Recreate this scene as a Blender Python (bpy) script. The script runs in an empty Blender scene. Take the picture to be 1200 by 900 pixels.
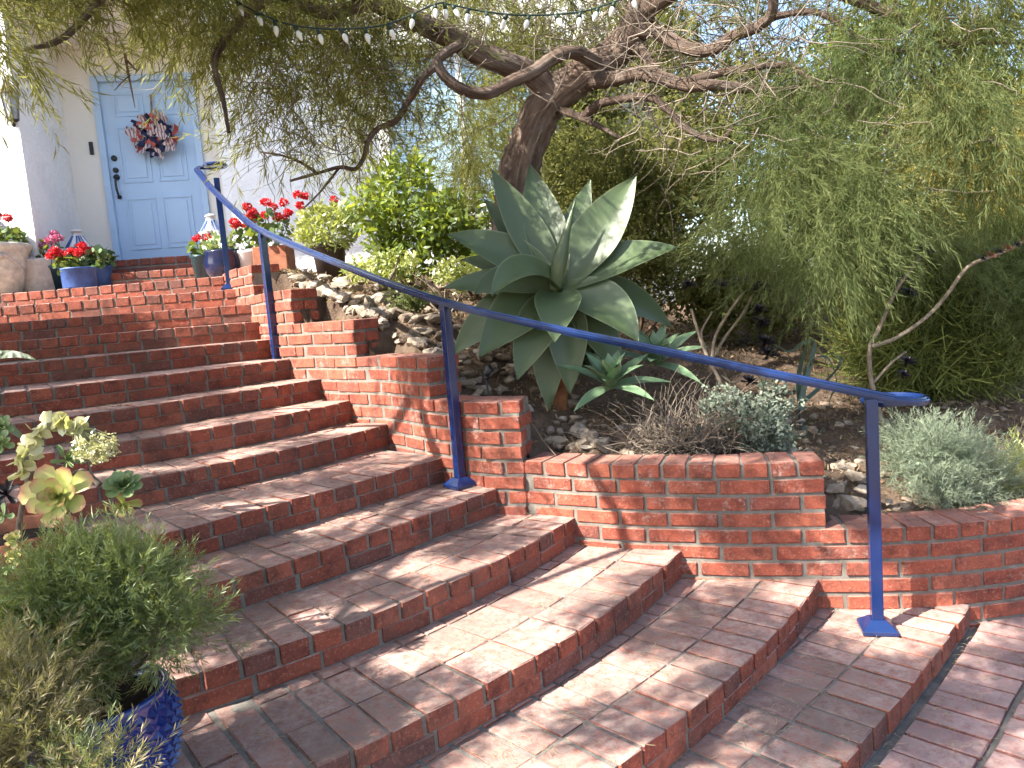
import bpy, bmesh, math, random
import numpy as np
from mathutils import Vector, Matrix, Quaternion
R0 = random.Random(7); G = np.random.default_rng(11)
rad = math.radians
sc = bpy.context.scene
C = sc.collection

# ------------------------------------------------------------------ camera, sky, sun, exposure
FOC, PIT, ROL, EYE = 880.0, rad(6.3), rad(4.6), 1.86
_f = Vector((0, math.cos(PIT), -math.sin(PIT))); _r = Vector((1, 0, 0)); _u = _r.cross(_f)
CR = _r * math.cos(ROL) - _u * math.sin(ROL); CU = _u * math.cos(ROL) + _r * math.sin(ROL)
cam_d = bpy.data.cameras.new('camera'); cam = bpy.data.objects.new('camera', cam_d); C.objects.link(cam)
cam.matrix_world = Matrix(((CR.x, CU.x, -_f.x, 0), (CR.y, CU.y, -_f.y, 0), (CR.z, CU.z, -_f.z, EYE), (0, 0, 0, 1)))
cam_d.sensor_fit = 'HORIZONTAL'; cam_d.sensor_width = 36; cam_d.lens = 36 * FOC / 1200
cam_d.clip_start = 0.02; cam_d.clip_end = 3000
sc.camera = cam
SUN_AZ = Vector((-0.86, -0.51, 0)).normalized(); SUN_EL = rad(45)
w = bpy.data.worlds.new('World'); sc.world = w; w.use_nodes = True
nt = w.node_tree; nt.nodes.clear()
o_ = nt.nodes.new('ShaderNodeOutputWorld'); b_ = nt.nodes.new('ShaderNodeBackground'); s_ = nt.nodes.new('ShaderNodeTexSky')
s_.sky_type = 'NISHITA'; s_.sun_disc = False; s_.sun_elevation = SUN_EL; s_.sun_rotation = math.atan2(SUN_AZ.x, SUN_AZ.y)
s_.dust_density = 2.0; s_.altitude = 50
b_.inputs[1].default_value = 0.125
nt.links.new(s_.outputs[0], b_.inputs[0]); nt.links.new(b_.outputs[0], o_.inputs[0])
sd = bpy.data.lights.new('sun', 'SUN'); sd.energy = 5.0; sd.angle = rad(0.53); sd.color = (1, 0.95, 0.86)
so = bpy.data.objects.new('sun', sd); C.objects.link(so)
SUN = (SUN_AZ * math.cos(SUN_EL) + Vector((0, 0, math.sin(SUN_EL)))).normalized()
so.rotation_mode = 'QUATERNION'; so.rotation_quaternion = SUN.to_track_quat('Z', 'Y')
sc.view_settings.view_transform = 'Standard'; sc.view_settings.look = 'None'
sc.view_settings.exposure = 2.0; sc.view_settings.gamma = 1.0
sc.cycles.max_bounces = 4; sc.cycles.diffuse_bounces = 3; sc.cycles.glossy_bounces = 2; sc.cycles.transmission_bounces = 3; sc.cycles.transparent_max_bounces = 4
sc.cycles.use_adaptive_sampling = True; sc.cycles.adaptive_threshold = .03; sc.cycles.use_denoising = True
sc.cycles.caustics_reflective = False; sc.cycles.caustics_refractive = False

def at(x, y, Y):
    """world point that stands Y metres into the garden where the survey picture shows (x, y)"""
    d = CR * (x - 600) - CU * (y - 450) + _f * FOC
    return Vector((0, 0, EYE)) + d * (Y / d.y)

# ------------------------------------------------------------------ materials
M = {}
def mat(name):
    m = bpy.data.materials.new(name); m.use_nodes = True; n = m.node_tree; n.nodes.clear()
    out = n.nodes.new('ShaderNodeOutputMaterial'); M[name] = m
    return m, n, out
def nd(n, t, **k):
    x = n.nodes.new(t)
    for a, v in k.items():
        if a.startswith('i_'): x.inputs[a[2:]].default_value = v
        else: setattr(x, a, v)
    return x
def lk(n, a, b): n.links.new(a, b)
def ramp(n, stops, fac=None):
    r = n.nodes.new('ShaderNodeValToRGB'); e = r.color_ramp.elements
    while len(e) < len(stops): e.new(0.5)
    for i, (p, c) in enumerate(stops): e[i].position = p; e[i].color = (*c, 1)
    if fac is not None: lk(n, fac, r.inputs[0])
    return r
def noise(n, scale, detail=4, rough=.6, vec=None, dim='3D'):
    x = n.nodes.new('ShaderNodeTexNoise'); x.inputs['Scale'].default_value = scale; x.inputs['Detail'].default_value = detail
    x.inputs['Roughness'].default_value = rough
    if vec is not None: lk(n, vec, x.inputs['Vector'])
    return x
def mix(n, a, b, fac, mode='MIX'):
    x = n.nodes.new('ShaderNodeMix'); x.data_type = 'RGBA'; x.blend_type = mode
    for i, v in ((6, a), (7, b), (0, fac)):
        if isinstance(v, (int, float)): x.inputs[i].default_value = v
        elif isinstance(v, tuple): x.inputs[i].default_value = (*v, 1)
        else: lk(n, v, x.inputs[i])
    return x.outputs[2]
def mth(n, op, a, b=0.0, clamp=False):
    x = n.nodes.new('ShaderNodeMath'); x.operation = op; x.use_clamp = clamp
    for i, v in ((0, a), (1, b)):
        if isinstance(v, (int, float)): x.inputs[i].default_value = v
        else: lk(n, v, x.inputs[i])
    return x.outputs[0]
def bsdf(n, out, col, rough=.8, spec=.3, metal=0., bump=None, bstr=.3, bdist=.01, coat=0.):
    p = n.nodes.new('ShaderNodeBsdfPrincipled')
    if isinstance(col, tuple): p.inputs['Base Color'].default_value = (*col, 1)
    else: lk(n, col, p.inputs['Base Color'])
    if isinstance(rough, (int, float)): p.inputs['Roughness'].default_value = rough
    else: lk(n, rough, p.inputs['Roughness'])
    p.inputs['Specular IOR Level'].default_value = spec; p.inputs['Metallic'].default_value = metal
    p.inputs['Coat Weight'].default_value = coat
    if bump is not None:
        b = n.nodes.new('ShaderNodeBump'); b.inputs['Strength'].default_value = bstr; b.inputs['Distance'].default_value = bdist
        lk(n, bump, b.inputs['Height']); lk(n, b.outputs[0], p.inputs['Normal'])
    lk(n, p.outputs[0], out.inputs[0])
    return p
def pos(n): return n.nodes.new('ShaderNodeNewGeometry').outputs['Position']

def brick_mat(name, ramp_stops, dusty, top_amt, dirt, lime=0.):
    m, n, out = mat(name)
    P = pos(n); oi = nd(n, 'ShaderNodeObjectInfo'); ge = nd(n, 'ShaderNodeNewGeometry'); tc = nd(n, 'ShaderNodeTexCoord')
    base = ramp(n, ramp_stops, oi.outputs['Random']).outputs[0]
    n1 = noise(n, 11, 3, .7, P); n2 = noise(n, 75, 3, .75, P); n3 = noise(n, 2.6, 2, .65, P); n4 = noise(n, 24, 4, .75, P); n5 = noise(n, 230, 1, .7, P)
    c = mix(n, base, mix(n, base, (.07, .026, .022), .8), ramp(n, [(.44, (0, 0, 0)), (.72, (1, 1, 1))], n1.outputs[0]).outputs[0])
    c = mix(n, c, (.50, .26, .19), mth(n, 'MULTIPLY', ramp(n, [(.54, (0, 0, 0)), (.70, (1, 1, 1))], n2.outputs[0]).outputs[0], .45))
    c = mix(n, c, (.05, .03, .027), mth(n, 'MULTIPLY', ramp(n, [(.60, (0, 0, 0)), (.68, (1, 1, 1))], n5.outputs[0]).outputs[0], .55))
    sx = nd(n, 'ShaderNodeSeparateXYZ'); lk(n, ge.outputs['Normal'], sx.inputs[0])
    up = mth(n, 'MULTIPLY', ramp(n, [(.35, (0, 0, 0)), (.8, (1, 1, 1))], sx.outputs[2]).outputs[0], top_amt)
    wear = mth(n, 'MULTIPLY', up, ramp(n, [(.30, (.25,) * 3), (.62, (1,) * 3)], n4.outputs[0]).outputs[0])
    dcol = mix(n, dusty, tuple(q * .62 for q in dusty), oi.outputs['Random'])
    c = mix(n, c, dcol, wear)
    st = mth(n, 'MULTIPLY', ramp(n, [(.47, (0, 0, 0)), (.66, (1, 1, 1))], n3.outputs[0]).outputs[0], dirt)
    st = mth(n, 'MULTIPLY', st, ramp(n, [(.35, (.15,) * 3), (.62, (1,) * 3)], n4.outputs[0]).outputs[0])
    c = mix(n, c, (.075, .062, .052), st)
    if lime:   # white salts bleeding from the joints
        lm = mth(n, 'MULTIPLY', ramp(n, [(.56, (0, 0, 0)), (.72, (1, 1, 1))], noise(n, 7, 4, .75, P).outputs[0]).outputs[0], lime)
        c = mix(n, c, (.52, .44, .38), mth(n, 'MULTIPLY', lm, ramp(n, [(.4, (.1,) * 3), (.6, (1,) * 3)], n2.outputs[0]).outputs[0]))
    hgt = mth(n, 'ADD', n2.outputs[0], noise(n, 21, 2, .6, P).outputs[0])
    bsdf(n, out, c, ramp(n, [(.3, (.78,) * 3), (.7, (.97,) * 3)], n1.outputs[0]).outputs[0], .2, bump=hgt, bstr=.6, bdist=.007)
REDS = [(0, (.21, .056, .036)), (.25, (.29, .078, .046)), (.5, (.24, .066, .042)), (.72, (.32, .098, .06)), (.88, (.19, .064, .046)), (1, (.15, .066, .054))]
brick_mat('step_brick', REDS, (.47, .345, .295), .9, .5)
brick_mat('wall_brick', [(0, (.25, .060, .037)), (.3, (.31, .082, .048)), (.6, (.275, .070, .043)), (.85, (.345, .10, .058)), (1, (.21, .063, .047))], (.42, .25, .20), .7, .22, .55)
brick_mat('paving_brick', [(0, (.27, .115, .10)), (.35, (.33, .15, .13)), (.7, (.29, .13, .115)), (1, (.22, .105, .10))], (.42, .31, .28), .85, .5)
def mortar_mat(name, a, b):
    m, n, out = mat(name); P = pos(n)
    c = ramp(n, [(.3, a), (.7, b)], noise(n, 14, 6, .7, P).outputs[0]).outputs[0]
    bsdf(n, out, c, .95, .15, bump=noise(n, 160, 4, .7, P).outputs[0], bstr=.6, bdist=.005)
mortar_mat('wall_mortar', (.125, .11, .095), (.235, .21, .18))
mortar_mat('step_mortar', (.11, .098, .086), (.25, .225, .195))

m, n, out = mat('soil'); P = pos(n)
a = noise(n, 5, 6, .7, P); b2 = noise(n, 55, 5, .75, P)
c = mix(n, ramp(n, [(.3, (.075, .05, .036)), (.7, (.20, .14, .10))], a.outputs[0]).outputs[0], (.27, .21, .16), ramp(n, [(.55, (0, 0, 0)), (.75, (.8,) * 3)], b2.outputs[0]).outputs[0])
bsdf(n, out, c, .97, .1, bump=mth(n, 'ADD', b2.outputs[0], noise(n, 17, 4, .6, P).outputs[0]), bstr=.9, bdist=.03)

m, n, out = mat('blue_paint'); P = pos(n)
bsdf(n, out, mix(n, (.005, .017, .075), (.007, .021, .086), noise(n, 3, 2, .5, P).outputs[0]), .16, .7, bump=noise(n, 60, 2, .5, P).outputs[0], bstr=.03, bdist=.004)

m, n, out = mat('stucco'); P = pos(n)
bsdf(n, out, mix(n, (.86, .85, .83), (.77, .76, .75), ramp(n, [(.45, (0, 0, 0)), (.7, (1, 1, 1))], noise(n, 2.2, 5, .6, P).outputs[0]).outputs[0]), .93, .15,
     bump=ramp(n, [(.42, (0, 0, 0)), (.6, (1, 1, 1))], noise(n, 11, 5, .65, P).outputs[0]).outputs[0], bstr=.55, bdist=.012)
m, n, out = mat('cream_stucco'); P = pos(n)
bsdf(n, out, mix(n, (.83, .79, .71), (.76, .72, .64), noise(n, 3, 4, .6, P).outputs[0]), .92, .15, bump=noise(n, 24, 4, .6, P).outputs[0], bstr=.3, bdist=.006)
def plain(name, col, rough=.6, spec=.35, var=.12, scale=12, metal=0., bump=0.):
    m, n, out = mat(name); P = pos(n); nn = noise(n, scale, 4, .6, P).outputs[0]
    d = tuple(x * (1 - var * 2.2) for x in col)
    bsdf(n, out, mix(n, d, col, ramp(n, [(.25, (0, 0, 0)), (.7, (1, 1, 1))], nn).outputs[0]), rough, spec, metal, bump=nn if bump else None, bstr=bump, bdist=.01)
plain('door_blue', (.42, .575, .76), .42, .4, .04, 3)
plain('iron_black', (.02, .02, .022), .45, .5, .2)
plain('white_metal', (.74, .74, .73), .5, .4, .05)
plain('lantern_glass', (.35, .38, .40), .1, .6, .2)
plain('blind', (.42, .60, .72), .35, .5, .1)
plain('window_frame', (.75, .76, .76), .5, .4, .05)
plain('cream_pot', (.72, .66, .53), .85, .2, .22, 16, bump=.25)
plain('pale_pot', (.58, .53, .46), .85, .2, .15, 22, bump=.2)
plain('blue_glaze', (.022, .075, .36), .16, .6, .25, 7)
plain('deep_blue_glaze', (.010, .028, .19), .09, .7, .2, 9)
plain('dull_blue', (.05, .11, .33), .5, .4, .3, 9)
plain('navy_glaze', (.012, .018, .06), .15, .6, .2, 6)
plain('teal_dark', (.012, .05, .065), .25, .5, .2, 6)
plain('terracotta', (.36, .14, .08), .85, .2, .25, 14, bump=.2)
plain('terracotta_dark', (.22, .085, .055), .85, .2, .25, 14, bump=.2)
plain('plastic_pot', (.07, .05, .04), .5, .3, .1)
plain('potting_soil', (.05, .035, .026), .98, .1, .3, 40, bump=.6)
plain('cord_green', (.012, .03, .02), .5, .4, .1)
plain('bulb_white', (.72, .72, .66), .25, .5, .05)
plain('red_ribbon', (.46, .10, .085), .7, .2, .1)
plain('navy_ribbon', (.022, .028, .07), .7, .2, .1)
plain('bark_pale', (.27, .215, .16), .9, .15, .3, 20, bump=.5)
plain('twig_brown', (.20, .13, .09), .92, .1, .35, 20)
plain('twig_grey', (.26, .21, .165), .92, .1, .3, 20)
plain('dry_straw', (.52, .41, .24), .9, .15, .35, 30)
plain('dry_leaf', (.24, .15, .09), .9, .15, .45, 14)
plain('agave_stem', (.30, .135, .065), .9, .15, .3, 14, bump=.4)
plain('aeonium_dark', (.016, .010, .014), .4, .4, .3, 20)
plain('pink_petal', (.72, .22, .34), .6, .2, .15, 40)
plain('rubber_black', (.015, .015, .015), .6, .3, .1)
# white cloth with thin red and blue stripes
m, n, out = mat('striped_ribbon'); P = pos(n)
wv = nd(n, 'ShaderNodeTexWave', i_Scale=9.0, i_Distortion=.6); lk(n, P, wv.inputs['Vector'])
bsdf(n, out, ramp(n, [(.3, (.62, .50, .46)), (.6, (.60, .48, .45)), (.72, (.45, .20, .19)), (.9, (.15, .13, .2))], wv.outputs[0]).outputs[0], .75, .2)

# bark: long stringy ridges
m, n, out = mat('bark'); tc = nd(n, 'ShaderNodeTexCoord'); mp = nd(n, 'ShaderNodeMapping'); lk(n, tc.outputs['UV'], mp.inputs[0])
mp.inputs['Scale'].default_value = (26, 2.2, 1)
n1 = noise(n, 1.0, 6, .7, mp.outputs[0]); n2 = noise(n, 6, 4, .6, pos(n))
c = ramp(n, [(.30, (.045, .030, .022)), (.5, (.17, .118, .09)), (.72, (.34, .265, .21))], n1.outputs[0]).outputs[0]
c = mix(n, c, (.34, .29, .25), ramp(n, [(.5, (0, 0, 0)), (.8, (.6,) * 3)], n2.outputs[0]).outputs[0])
bsdf(n, out, c, .95, .12, bump=n1.outputs[0], bstr=1.0, bdist=.035)

# stone: pale broken rock with brown faces
m, n, out = mat('rock'); P = pos(n); oi = nd(n, 'ShaderNodeObjectInfo')
b0 = ramp(n, [(0, (.27, .22, .165)), (.35, (.36, .30, .235)), (.7, (.19, .14, .10)), (1, (.43, .38, .32))], oi.outputs['Random']).outputs[0]
n1 = noise(n, 22, 6, .7, P)
c = mix(n, b0, (.12, .085, .065), ramp(n, [(.45, (0, 0, 0)), (.7, (.85,) * 3)], n1.outputs[0]).outputs[0])
bsdf(n, out, c, .92, .2, bump=n1.outputs[0], bstr=.8, bdist=.02)

def leaf_mat(name, dark, light, trans=.45, gloss=.12, rough=.42, tcol=None):
    """leaf blade: diffuse + light passing through + waxy sheen; each leaf has its own tint"""
    m, n, out = mat(name)
    at_ = nd(n, 'ShaderNodeAttribute', attribute_name='tint')
    c = mix(n, dark, light, at_.outputs['Fac'])
    d = nd(n, 'ShaderNodeBsdfDiffuse'); lk(n, c, d.inputs[0])
    t = nd(n, 'ShaderNodeBsdfTranslucent'); lk(n, mix(n, c, tcol or (.55, .60, .05), .45), t.inputs[0])
    if gloss <= .036:
        a = nd(n, 'ShaderNodeMixShader'); a.inputs[0].default_value = trans; lk(n, d.outputs[0], a.inputs[1]); lk(n, t.outputs[0], a.inputs[2]); lk(n, a.outputs[0], out.inputs[0]); return
    g = nd(n, 'ShaderNodeBsdfGlossy'); g.inputs['Roughness'].default_value = rough; g.inputs[0].default_value = (.8, .85, .8, 1)
    a = nd(n, 'ShaderNodeMixShader'); a.inputs[0].default_value = trans; lk(n, d.outputs[0], a.inputs[1]); lk(n, t.outputs[0], a.inputs[2])
    b = nd(n, 'ShaderNodeMixShader'); b.inputs[0].default_value = gloss; lk(n, a.outputs[0], b.inputs[1]); lk(n, g.outputs[0], b.inputs[2])
    lk(n, b.outputs[0], out.inputs[0])
leaf_mat('tree_leaf', (.065, .078, .028), (.225, .225, .085), .5, .035, tcol=(.50, .48, .10))
leaf_mat('fine_leaf', (.045, .070, .028), (.165, .185, .078), .42, .035, tcol=(.40, .44, .12))
leaf_mat('hedge_leaf', (.045, .057, .02), (.18, .175, .065), .42, .03, tcol=(.46, .45, .10))
leaf_mat('bright_leaf', (.05, .095, .016), (.20, .26, .045), 0.48, 0.05)
leaf_mat('rod_leaf', (.03, .052, .018), (.22, .24, .07), .25, .03, tcol=(.4, .4, .1))
leaf_mat('gold_rod', (.30, .22, .04), (.46, .36, .06), .3, .1)
leaf_mat('rosemary', (.06, .095, .035), (.26, .31, .12), .35, .05)
leaf_mat('faded_bush', (.13, .10, .05), (.32, .26, .14), 0.3, 0.04)
leaf_mat('grey_leaf', (.13, .165, .115), (.28, .32, .225), .3, .03, tcol=(.4, .45, .25))
leaf_mat('lime_leaf', (.20, .24, .06), (.40, .42, .14), .4, .08)
leaf_mat('silver_leaf', (.11, .14, .105), (.25, .28, .22), .25, .03, tcol=(.4, .45, .3))
leaf_mat('geranium_leaf', (.03, .07, .022), (.09, .15, .05), 0.3, 0.04)
leaf_mat('red_petal', (.50, .010, .020), (.72, .03, .045), .25, .05, tcol=(.8, .03, .03))
leaf_mat('succulent_green', (.17, .25, .10), (.38, .45, .20), .25, .18, .35)
leaf_mat('succulent_lime', (.34, .38, .08), (.52, .50, .16), .35, .16, .35)
leaf_mat('succulent_cream', (.44, .42, .20), (.62, .58, .34), .35, .14, .35)
leaf_mat('straw_leaf', (.12, .08, .05), (.38, .29, .19), .2, .03)

def fleshy(name, cols, edge, rough=.38):
    """agave / aeonium leaf: colour runs from base to tip along UV v, a paler rim at the edge"""
    m, n, out = mat(name); tc = nd(n, 'ShaderNodeTexCoord'); sx = nd(n, 'ShaderNodeSeparateXYZ'); lk(n, tc.outputs['UV'], sx.inputs[0])
    c = ramp(n, cols, sx.outputs[1]).outputs[0]
    nn = noise(n, 7, 4, .6, pos(n)).outputs[0]
    c = mix(n, c, mix(n, c, (.09, .115, .065), .2), ramp(n, [(.4, (0, 0, 0)), (.7, (1, 1, 1))], nn).outputs[0])
    e = mth(n, 'ABSOLUTE', mth(n, 'SUBTRACT', sx.outputs[0], .5))
    c = mix(n, c, edge, ramp(n, [(.455, (0, 0, 0)), (.497, (1, 1, 1))], e).outputs[0])
    mp = nd(n, 'ShaderNodeMapping'); lk(n, tc.outputs['UV'], mp.inputs[0]); mp.inputs['Scale'].default_value = (55, 1.5, 1)
    st = noise(n, 1, 3, .6, mp.outputs[0]).outputs[0]
    p = bsdf(n, out, c, ramp(n, [(.3, (rough - .06,) * 3), (.7, (rough + .14,) * 3)], nn).outputs[0], .45, bump=st, bstr=.12, bdist=.006)
    p.inputs['Subsurface Weight'].default_value = 0.0
fleshy('agave_leaf', [(0, (.13, .155, .07)), (.25, (.068, .096, .043)), (1, (.062, .093, .036))], (.15, .185, .095))
fleshy('pup_leaf', [(0, (.20, .27, .14)), (.3, (.13, .20, .11)), (1, (.13, .21, .11))], (.32, .37, .2))
fleshy('strap_leaf', [(0, (.05, .08, .06)), (1, (.05, .09, .06))], (.1, .14, .1))
fleshy('aeonium_lime', [(0, (.46, .54, .14)), (.6, (.50, .52, .15)), (.86, (.50, .38, .14)), (1, (.50, .17, .11))], (.52, .30, .15))
fleshy('aeonium_green', [(0, (.30, .34, .11)), (.5, (.19, .26, .09)), (1, (.22, .29, .12))], (.32, .38, .18))

# ------------------------------------------------------------------ mesh helpers
def mesh_obj(name, verts, faces, material, parent=None, smooth=False, uv=None):
    me = bpy.data.meshes.new(name)
    me.from_pydata([tuple(v) for v in verts], [], [tuple(f) for f in faces]); me.update()
    if smooth: me.polygons.foreach_set('use_smooth', [True] * len(me.polygons))
    if uv is not None:
        ul = me.uv_layers.new(name='UVMap'); idx = np.empty(len(me.loops), dtype=np.int32); me.loops.foreach_get('vertex_index', idx)
        ul.data.foreach_set('uv', np.asarray(uv, dtype=np.float32)[idx].ravel())
    me.materials.append(M[material])
    o = bpy.data.objects.new(name, me); C.objects.link(o)
    if parent: o.parent = parent
    return o
def quads_obj(name, V, F, material, parent=None, tint=None, smooth=False):
    """big numpy mesh; F is (n,4) or (n,3)"""
    me = bpy.data.meshes.new(name); V = np.asarray(V, dtype=np.float32); F = np.asarray(F, dtype=np.int32); k = F.shape[1]
    me.vertices.add(len(V)); me.vertices.foreach_set('co', V.ravel())
    me.loops.add(F.size); me.loops.foreach_set('vertex_index', F.ravel())
    me.polygons.add(len(F)); me.polygons.foreach_set('loop_start', np.arange(0, F.size, k, dtype=np.int32))
    me.update(calc_edges=True)
    if smooth: me.polygons.foreach_set('use_smooth', [True] * len(F))
    if tint is not None:
        a = me.attributes.new('tint', 'FLOAT', 'FACE'); a.data.foreach_set('value', np.asarray(tint, dtype=np.float32))
    me.materials.append(M[material])
    o = bpy.data.objects.new(name, me); C.objects.link(o)
    if parent: o.parent = parent
    return o
def empty(name, loc=(0, 0, 0)):
    o = bpy.data.objects.new(name, None); o.empty_display_size = .1; C.objects.link(o); o.location = loc
    return o
def tag(o, label=None, cat=None, group=None, kind=None):
    if label: o['label'] = label
    if cat: o['category'] = cat
    if group: o['group'] = group
    if kind: o['kind'] = kind
    return o
def adopt(child, parent):
    """parent while keeping world position (parents here are only moved, never turned)"""
    child.parent = parent; child.matrix_parent_inverse = Matrix.Translation(-Vector(parent.location))
    return child
def chamfer_box(sx, sy, sz, c, jit=0., rnd=R0):
    """44-triangle brick with chipped, slightly uneven edges; origin at centre"""
    V = []; idx = {}
    for ix in (-1, 1):
        for iy in (-1, 1):
            for iz in (-1, 1):
                for ax in range(3):
                    cc = [c * rnd.uniform(.5, 1.6) for _ in range(3)]
                    p = [ix * (sx / 2 - cc[0]), iy * (sy / 2 - cc[1]), iz * (sz / 2 - cc[2])]
                    p[ax] = (ix * sx, iy * sy, iz * sz)[ax] / 2
                    V.append([q + rnd.uniform(-jit, jit) for q in p]); idx[(ix, iy, iz, ax)] = len(V) - 1
    F = []
    for ax in range(3):
        a, b = [i for i in range(3) if i != ax]
        for s in (-1, 1):
            q = []
            for (u, v) in ((-1, -1), (1, -1), (1, 1), (-1, 1)):
                k = [0, 0, 0]; k[ax] = s; k[a] = u; k[b] = v; q.append(idx[(*k, ax)])
            if (s > 0) == (ax == 1): q.reverse()
            F.append(q)
    for ax in range(3):
        a, b = [i for i in range(3) if i != ax]
        for u in (-1, 1):
            for v in (-1, 1):
                q = []
                for (s, f) in ((-1, a), (1, a), (1, b), (-1, b)):
                    k = [0, 0, 0]; k[ax] = s; k[a] = u; k[b] = v; q.append(idx[(*k, f)])
                F.append(q)
    for ix in (-1, 1):
        for iy in (-1, 1):
            for iz in (-1, 1): F.append([idx[(ix, iy, iz, a)] for a in range(3)])
    return V, F
def box_vf(x0, x1, y0, y1, z0, z1):
    V = [(x, y, z) for x in (x0, x1) for y in (y0, y1) for z in (z0, z1)]
    return V, [(0, 1, 3, 2), (4, 6, 7, 5), (0, 4, 5, 1), (2, 3, 7, 6), (0, 2, 6, 4), (1, 5, 7, 3)]
def fix_normals(o):
    bm = bmesh.new(); bm.from_mesh(o.data); bmesh.ops.recalc_face_normals(bm, faces=bm.faces); bm.to_mesh(o.data); bm.free()
    return o
def smooth_path(pts, n=8):
    """Catmull-Rom through points (any dimension)"""
    P = [np.array(p, float) for p in pts]; P = [2 * P[0] - P[1]] + P + [2 * P[-1] - P[-2]]; out = []
    for i in range(1, len(P) - 2):
        for t in np.linspace(0, 1, n, endpoint=False):
            a, b, c, d = P[i - 1:i + 3]
            out.append(.5 * (2 * b + (c - a) * t + (2 * a - 5 * b + 4 * c - d) * t * t + (3 * b - a - 3 * c + d) * t ** 3))
    out.append(P[-2]); return np.array(out)
def tube_vf(path, radii, sides=8, cap=True, rnd=None, lump=0.):
    path = np.asarray(path, float); n = len(path); V = []; F = []; UV = []
    T = np.gradient(path, axis=0); T /= np.linalg.norm(T, axis=1)[:, None] + 1e-9
    ref = np.array([0, 0, 1.]) if abs(T[0][2]) < .9 else np.array([1., 0, 0])
    s = np.cross(T[0], ref); s /= np.linalg.norm(s); L = 0
    for i in range(n):
        if i: L += np.linalg.norm(path[i] - path[i - 1])
        s = s - T[i] * (s @ T[i]); s /= np.linalg.norm(s) + 1e-9; b = np.cross(T[i], s)
        for j in range(sides):
            a = 2 * math.pi * j / sides; rr = radii[i] * (1 + (lump * (rnd.random() - .5) if rnd else 0))
            V.append(path[i] + rr * (math.cos(a) * s + math.sin(a) * b)); UV.append((j / sides, L))
    for i in range(n - 1):
        for j in range(sides): F.append((i * sides + j, i * sides + (j + 1) % sides, (i + 1) * sides + (j + 1) % sides, (i + 1) * sides + j))
    if cap: F.append(tuple(range(sides))[::-1]); F.append(tuple((n - 1) * sides + j for j in range(sides)))
    return V, F, UV
def tube(name, path, radii, material, parent=None, sides=8, lump=0.):
    V, F, UV = tube_vf(path, radii, sides, True, R0 if lump else None, lump)
    return mesh_obj(name, V, F, material, parent, True, UV)
def lathe(name, prof, material, parent, loc, sides=40, dent=None):
    V = []; F = []
    for i, (r, z) in enumerate(prof):
        for j in range(sides):
            a = 2 * math.pi * j / sides; rr = r
            V.append((loc[0] + rr * math.cos(a), loc[1] + rr * math.sin(a), loc[2] + z))
    for i in range(len(prof) - 1):
        for j in range(sides): F.append((i * sides + j, i * sides + (j + 1) % sides, (i + 1) * sides + (j + 1) % sides, (i + 1) * sides + j))
    return mesh_obj(name, V, F, material, parent, True)
def basis_from(D, roll):
    """(N,3,3) rotations whose x axis is D"""
    D = D / (np.linalg.norm(D, axis=1)[:, None] + 1e-9)
    ref = np.where(np.abs(D[:, 2:3]) < .95, np.array([[0, 0, 1.]]), np.array([[1., 0, 0]]))
    S = np.cross(ref, D); S /= np.linalg.norm(S, axis=1)[:, None] + 1e-9; U = np.cross(D, S)
    c, s = np.cos(roll)[:, None], np.sin(roll)[:, None]
    return np.stack([D, S * c + U * s, -S * s + U * c], 2)
def scatter(name, temps, P, D, scale, material, parent=None, tint=None, roll=None, rng=G):
    """one mesh made of many leaf sprays: temps = list of (verts, quads)"""
    N = len(P); P = np.asarray(P, float); D = np.asarray(D, float)
    roll = rng.uniform(0, 6.283, N) if roll is None else roll
    R = basis_from(D, roll); sc_ = np.broadcast_to(np.asarray(scale, float), (N,)); which = rng.integers(0, len(temps), N)
    tint = rng.random(N) if tint is None else tint
    VV, FF, TT = [], [], []; base = 0
    for k, (tv, tf) in enumerate(temps):
        i = np.where(which == k)[0]
        if not len(i): continue
        X = np.einsum('nij,vj->nvi', R[i], tv) * sc_[i][:, None, None] + P[i][:, None, :]
        VV.append(X.reshape(-1, 3)); f = tf[None] + (np.arange(len(i)) * len(tv))[:, None, None] + base
        FF.append(f.reshape(-1, tf.shape[1])); base += len(i) * len(tv)
        TT.append(np.clip(np.repeat(tint[i], len(tf)) + rng.normal(0, .16, len(i) * len(tf)), 0, 1))
    return quads_obj(name, np.concatenate(VV), np.concatenate(FF), material, parent, np.concatenate(TT))
def spray(nl, length, ll, lw, spread=55, droop=.3, twig=True, curve=.25, rng=G, tipw=.5):
    """twig along +x carrying narrow leaves"""
    V, F = [], []
    def leaf(b, d, l, wd):
        d = d / np.linalg.norm(d); s = np.cross(d, rng.normal(0, 1, 3)); s /= np.linalg.norm(s) + 1e-9
        mid = b + d * l * tipw + np.array([0, 0, -droop * l * .12]); tip = b + d * l + np.array([0, 0, -droop * l * .5])
        k = len(V); V.extend([b, mid + s * wd / 2, tip, mid - s * wd / 2]); F.append((k, k + 1, k + 2, k + 3))
    for i in range(nl):
        t = (i + .5) / nl; x = np.array([t * length, 0, -curve * length * t * t]); a = rng.uniform(0, 6.283)
        sp = rad(spread * rng.uniform(.6, 1.2) * (1 - .5 * t))
        leaf(x, np.array([math.cos(sp), math.sin(sp) * math.cos(a), math.sin(sp) * math.sin(a)]), ll * rng.uniform(.7, 1.15), lw * rng.uniform(.8, 1.2))
    if twig:
        for i in range(3):
            t0, t1 = i / 3, (i + 1) / 3; a = np.array([t0 * length, 0, -curve * length * t0 * t0]); b = np.array([t1 * length, 0, -curve * length * t1 * t1])
            k = len(V); wv = np.array([0, lw * .16, 0]); V.extend([a - wv, b - wv * .7, b + wv * .7, a + wv]); F.append((k, k + 1, k + 2, k + 3))
    return np.array(V), np.array(F)
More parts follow.
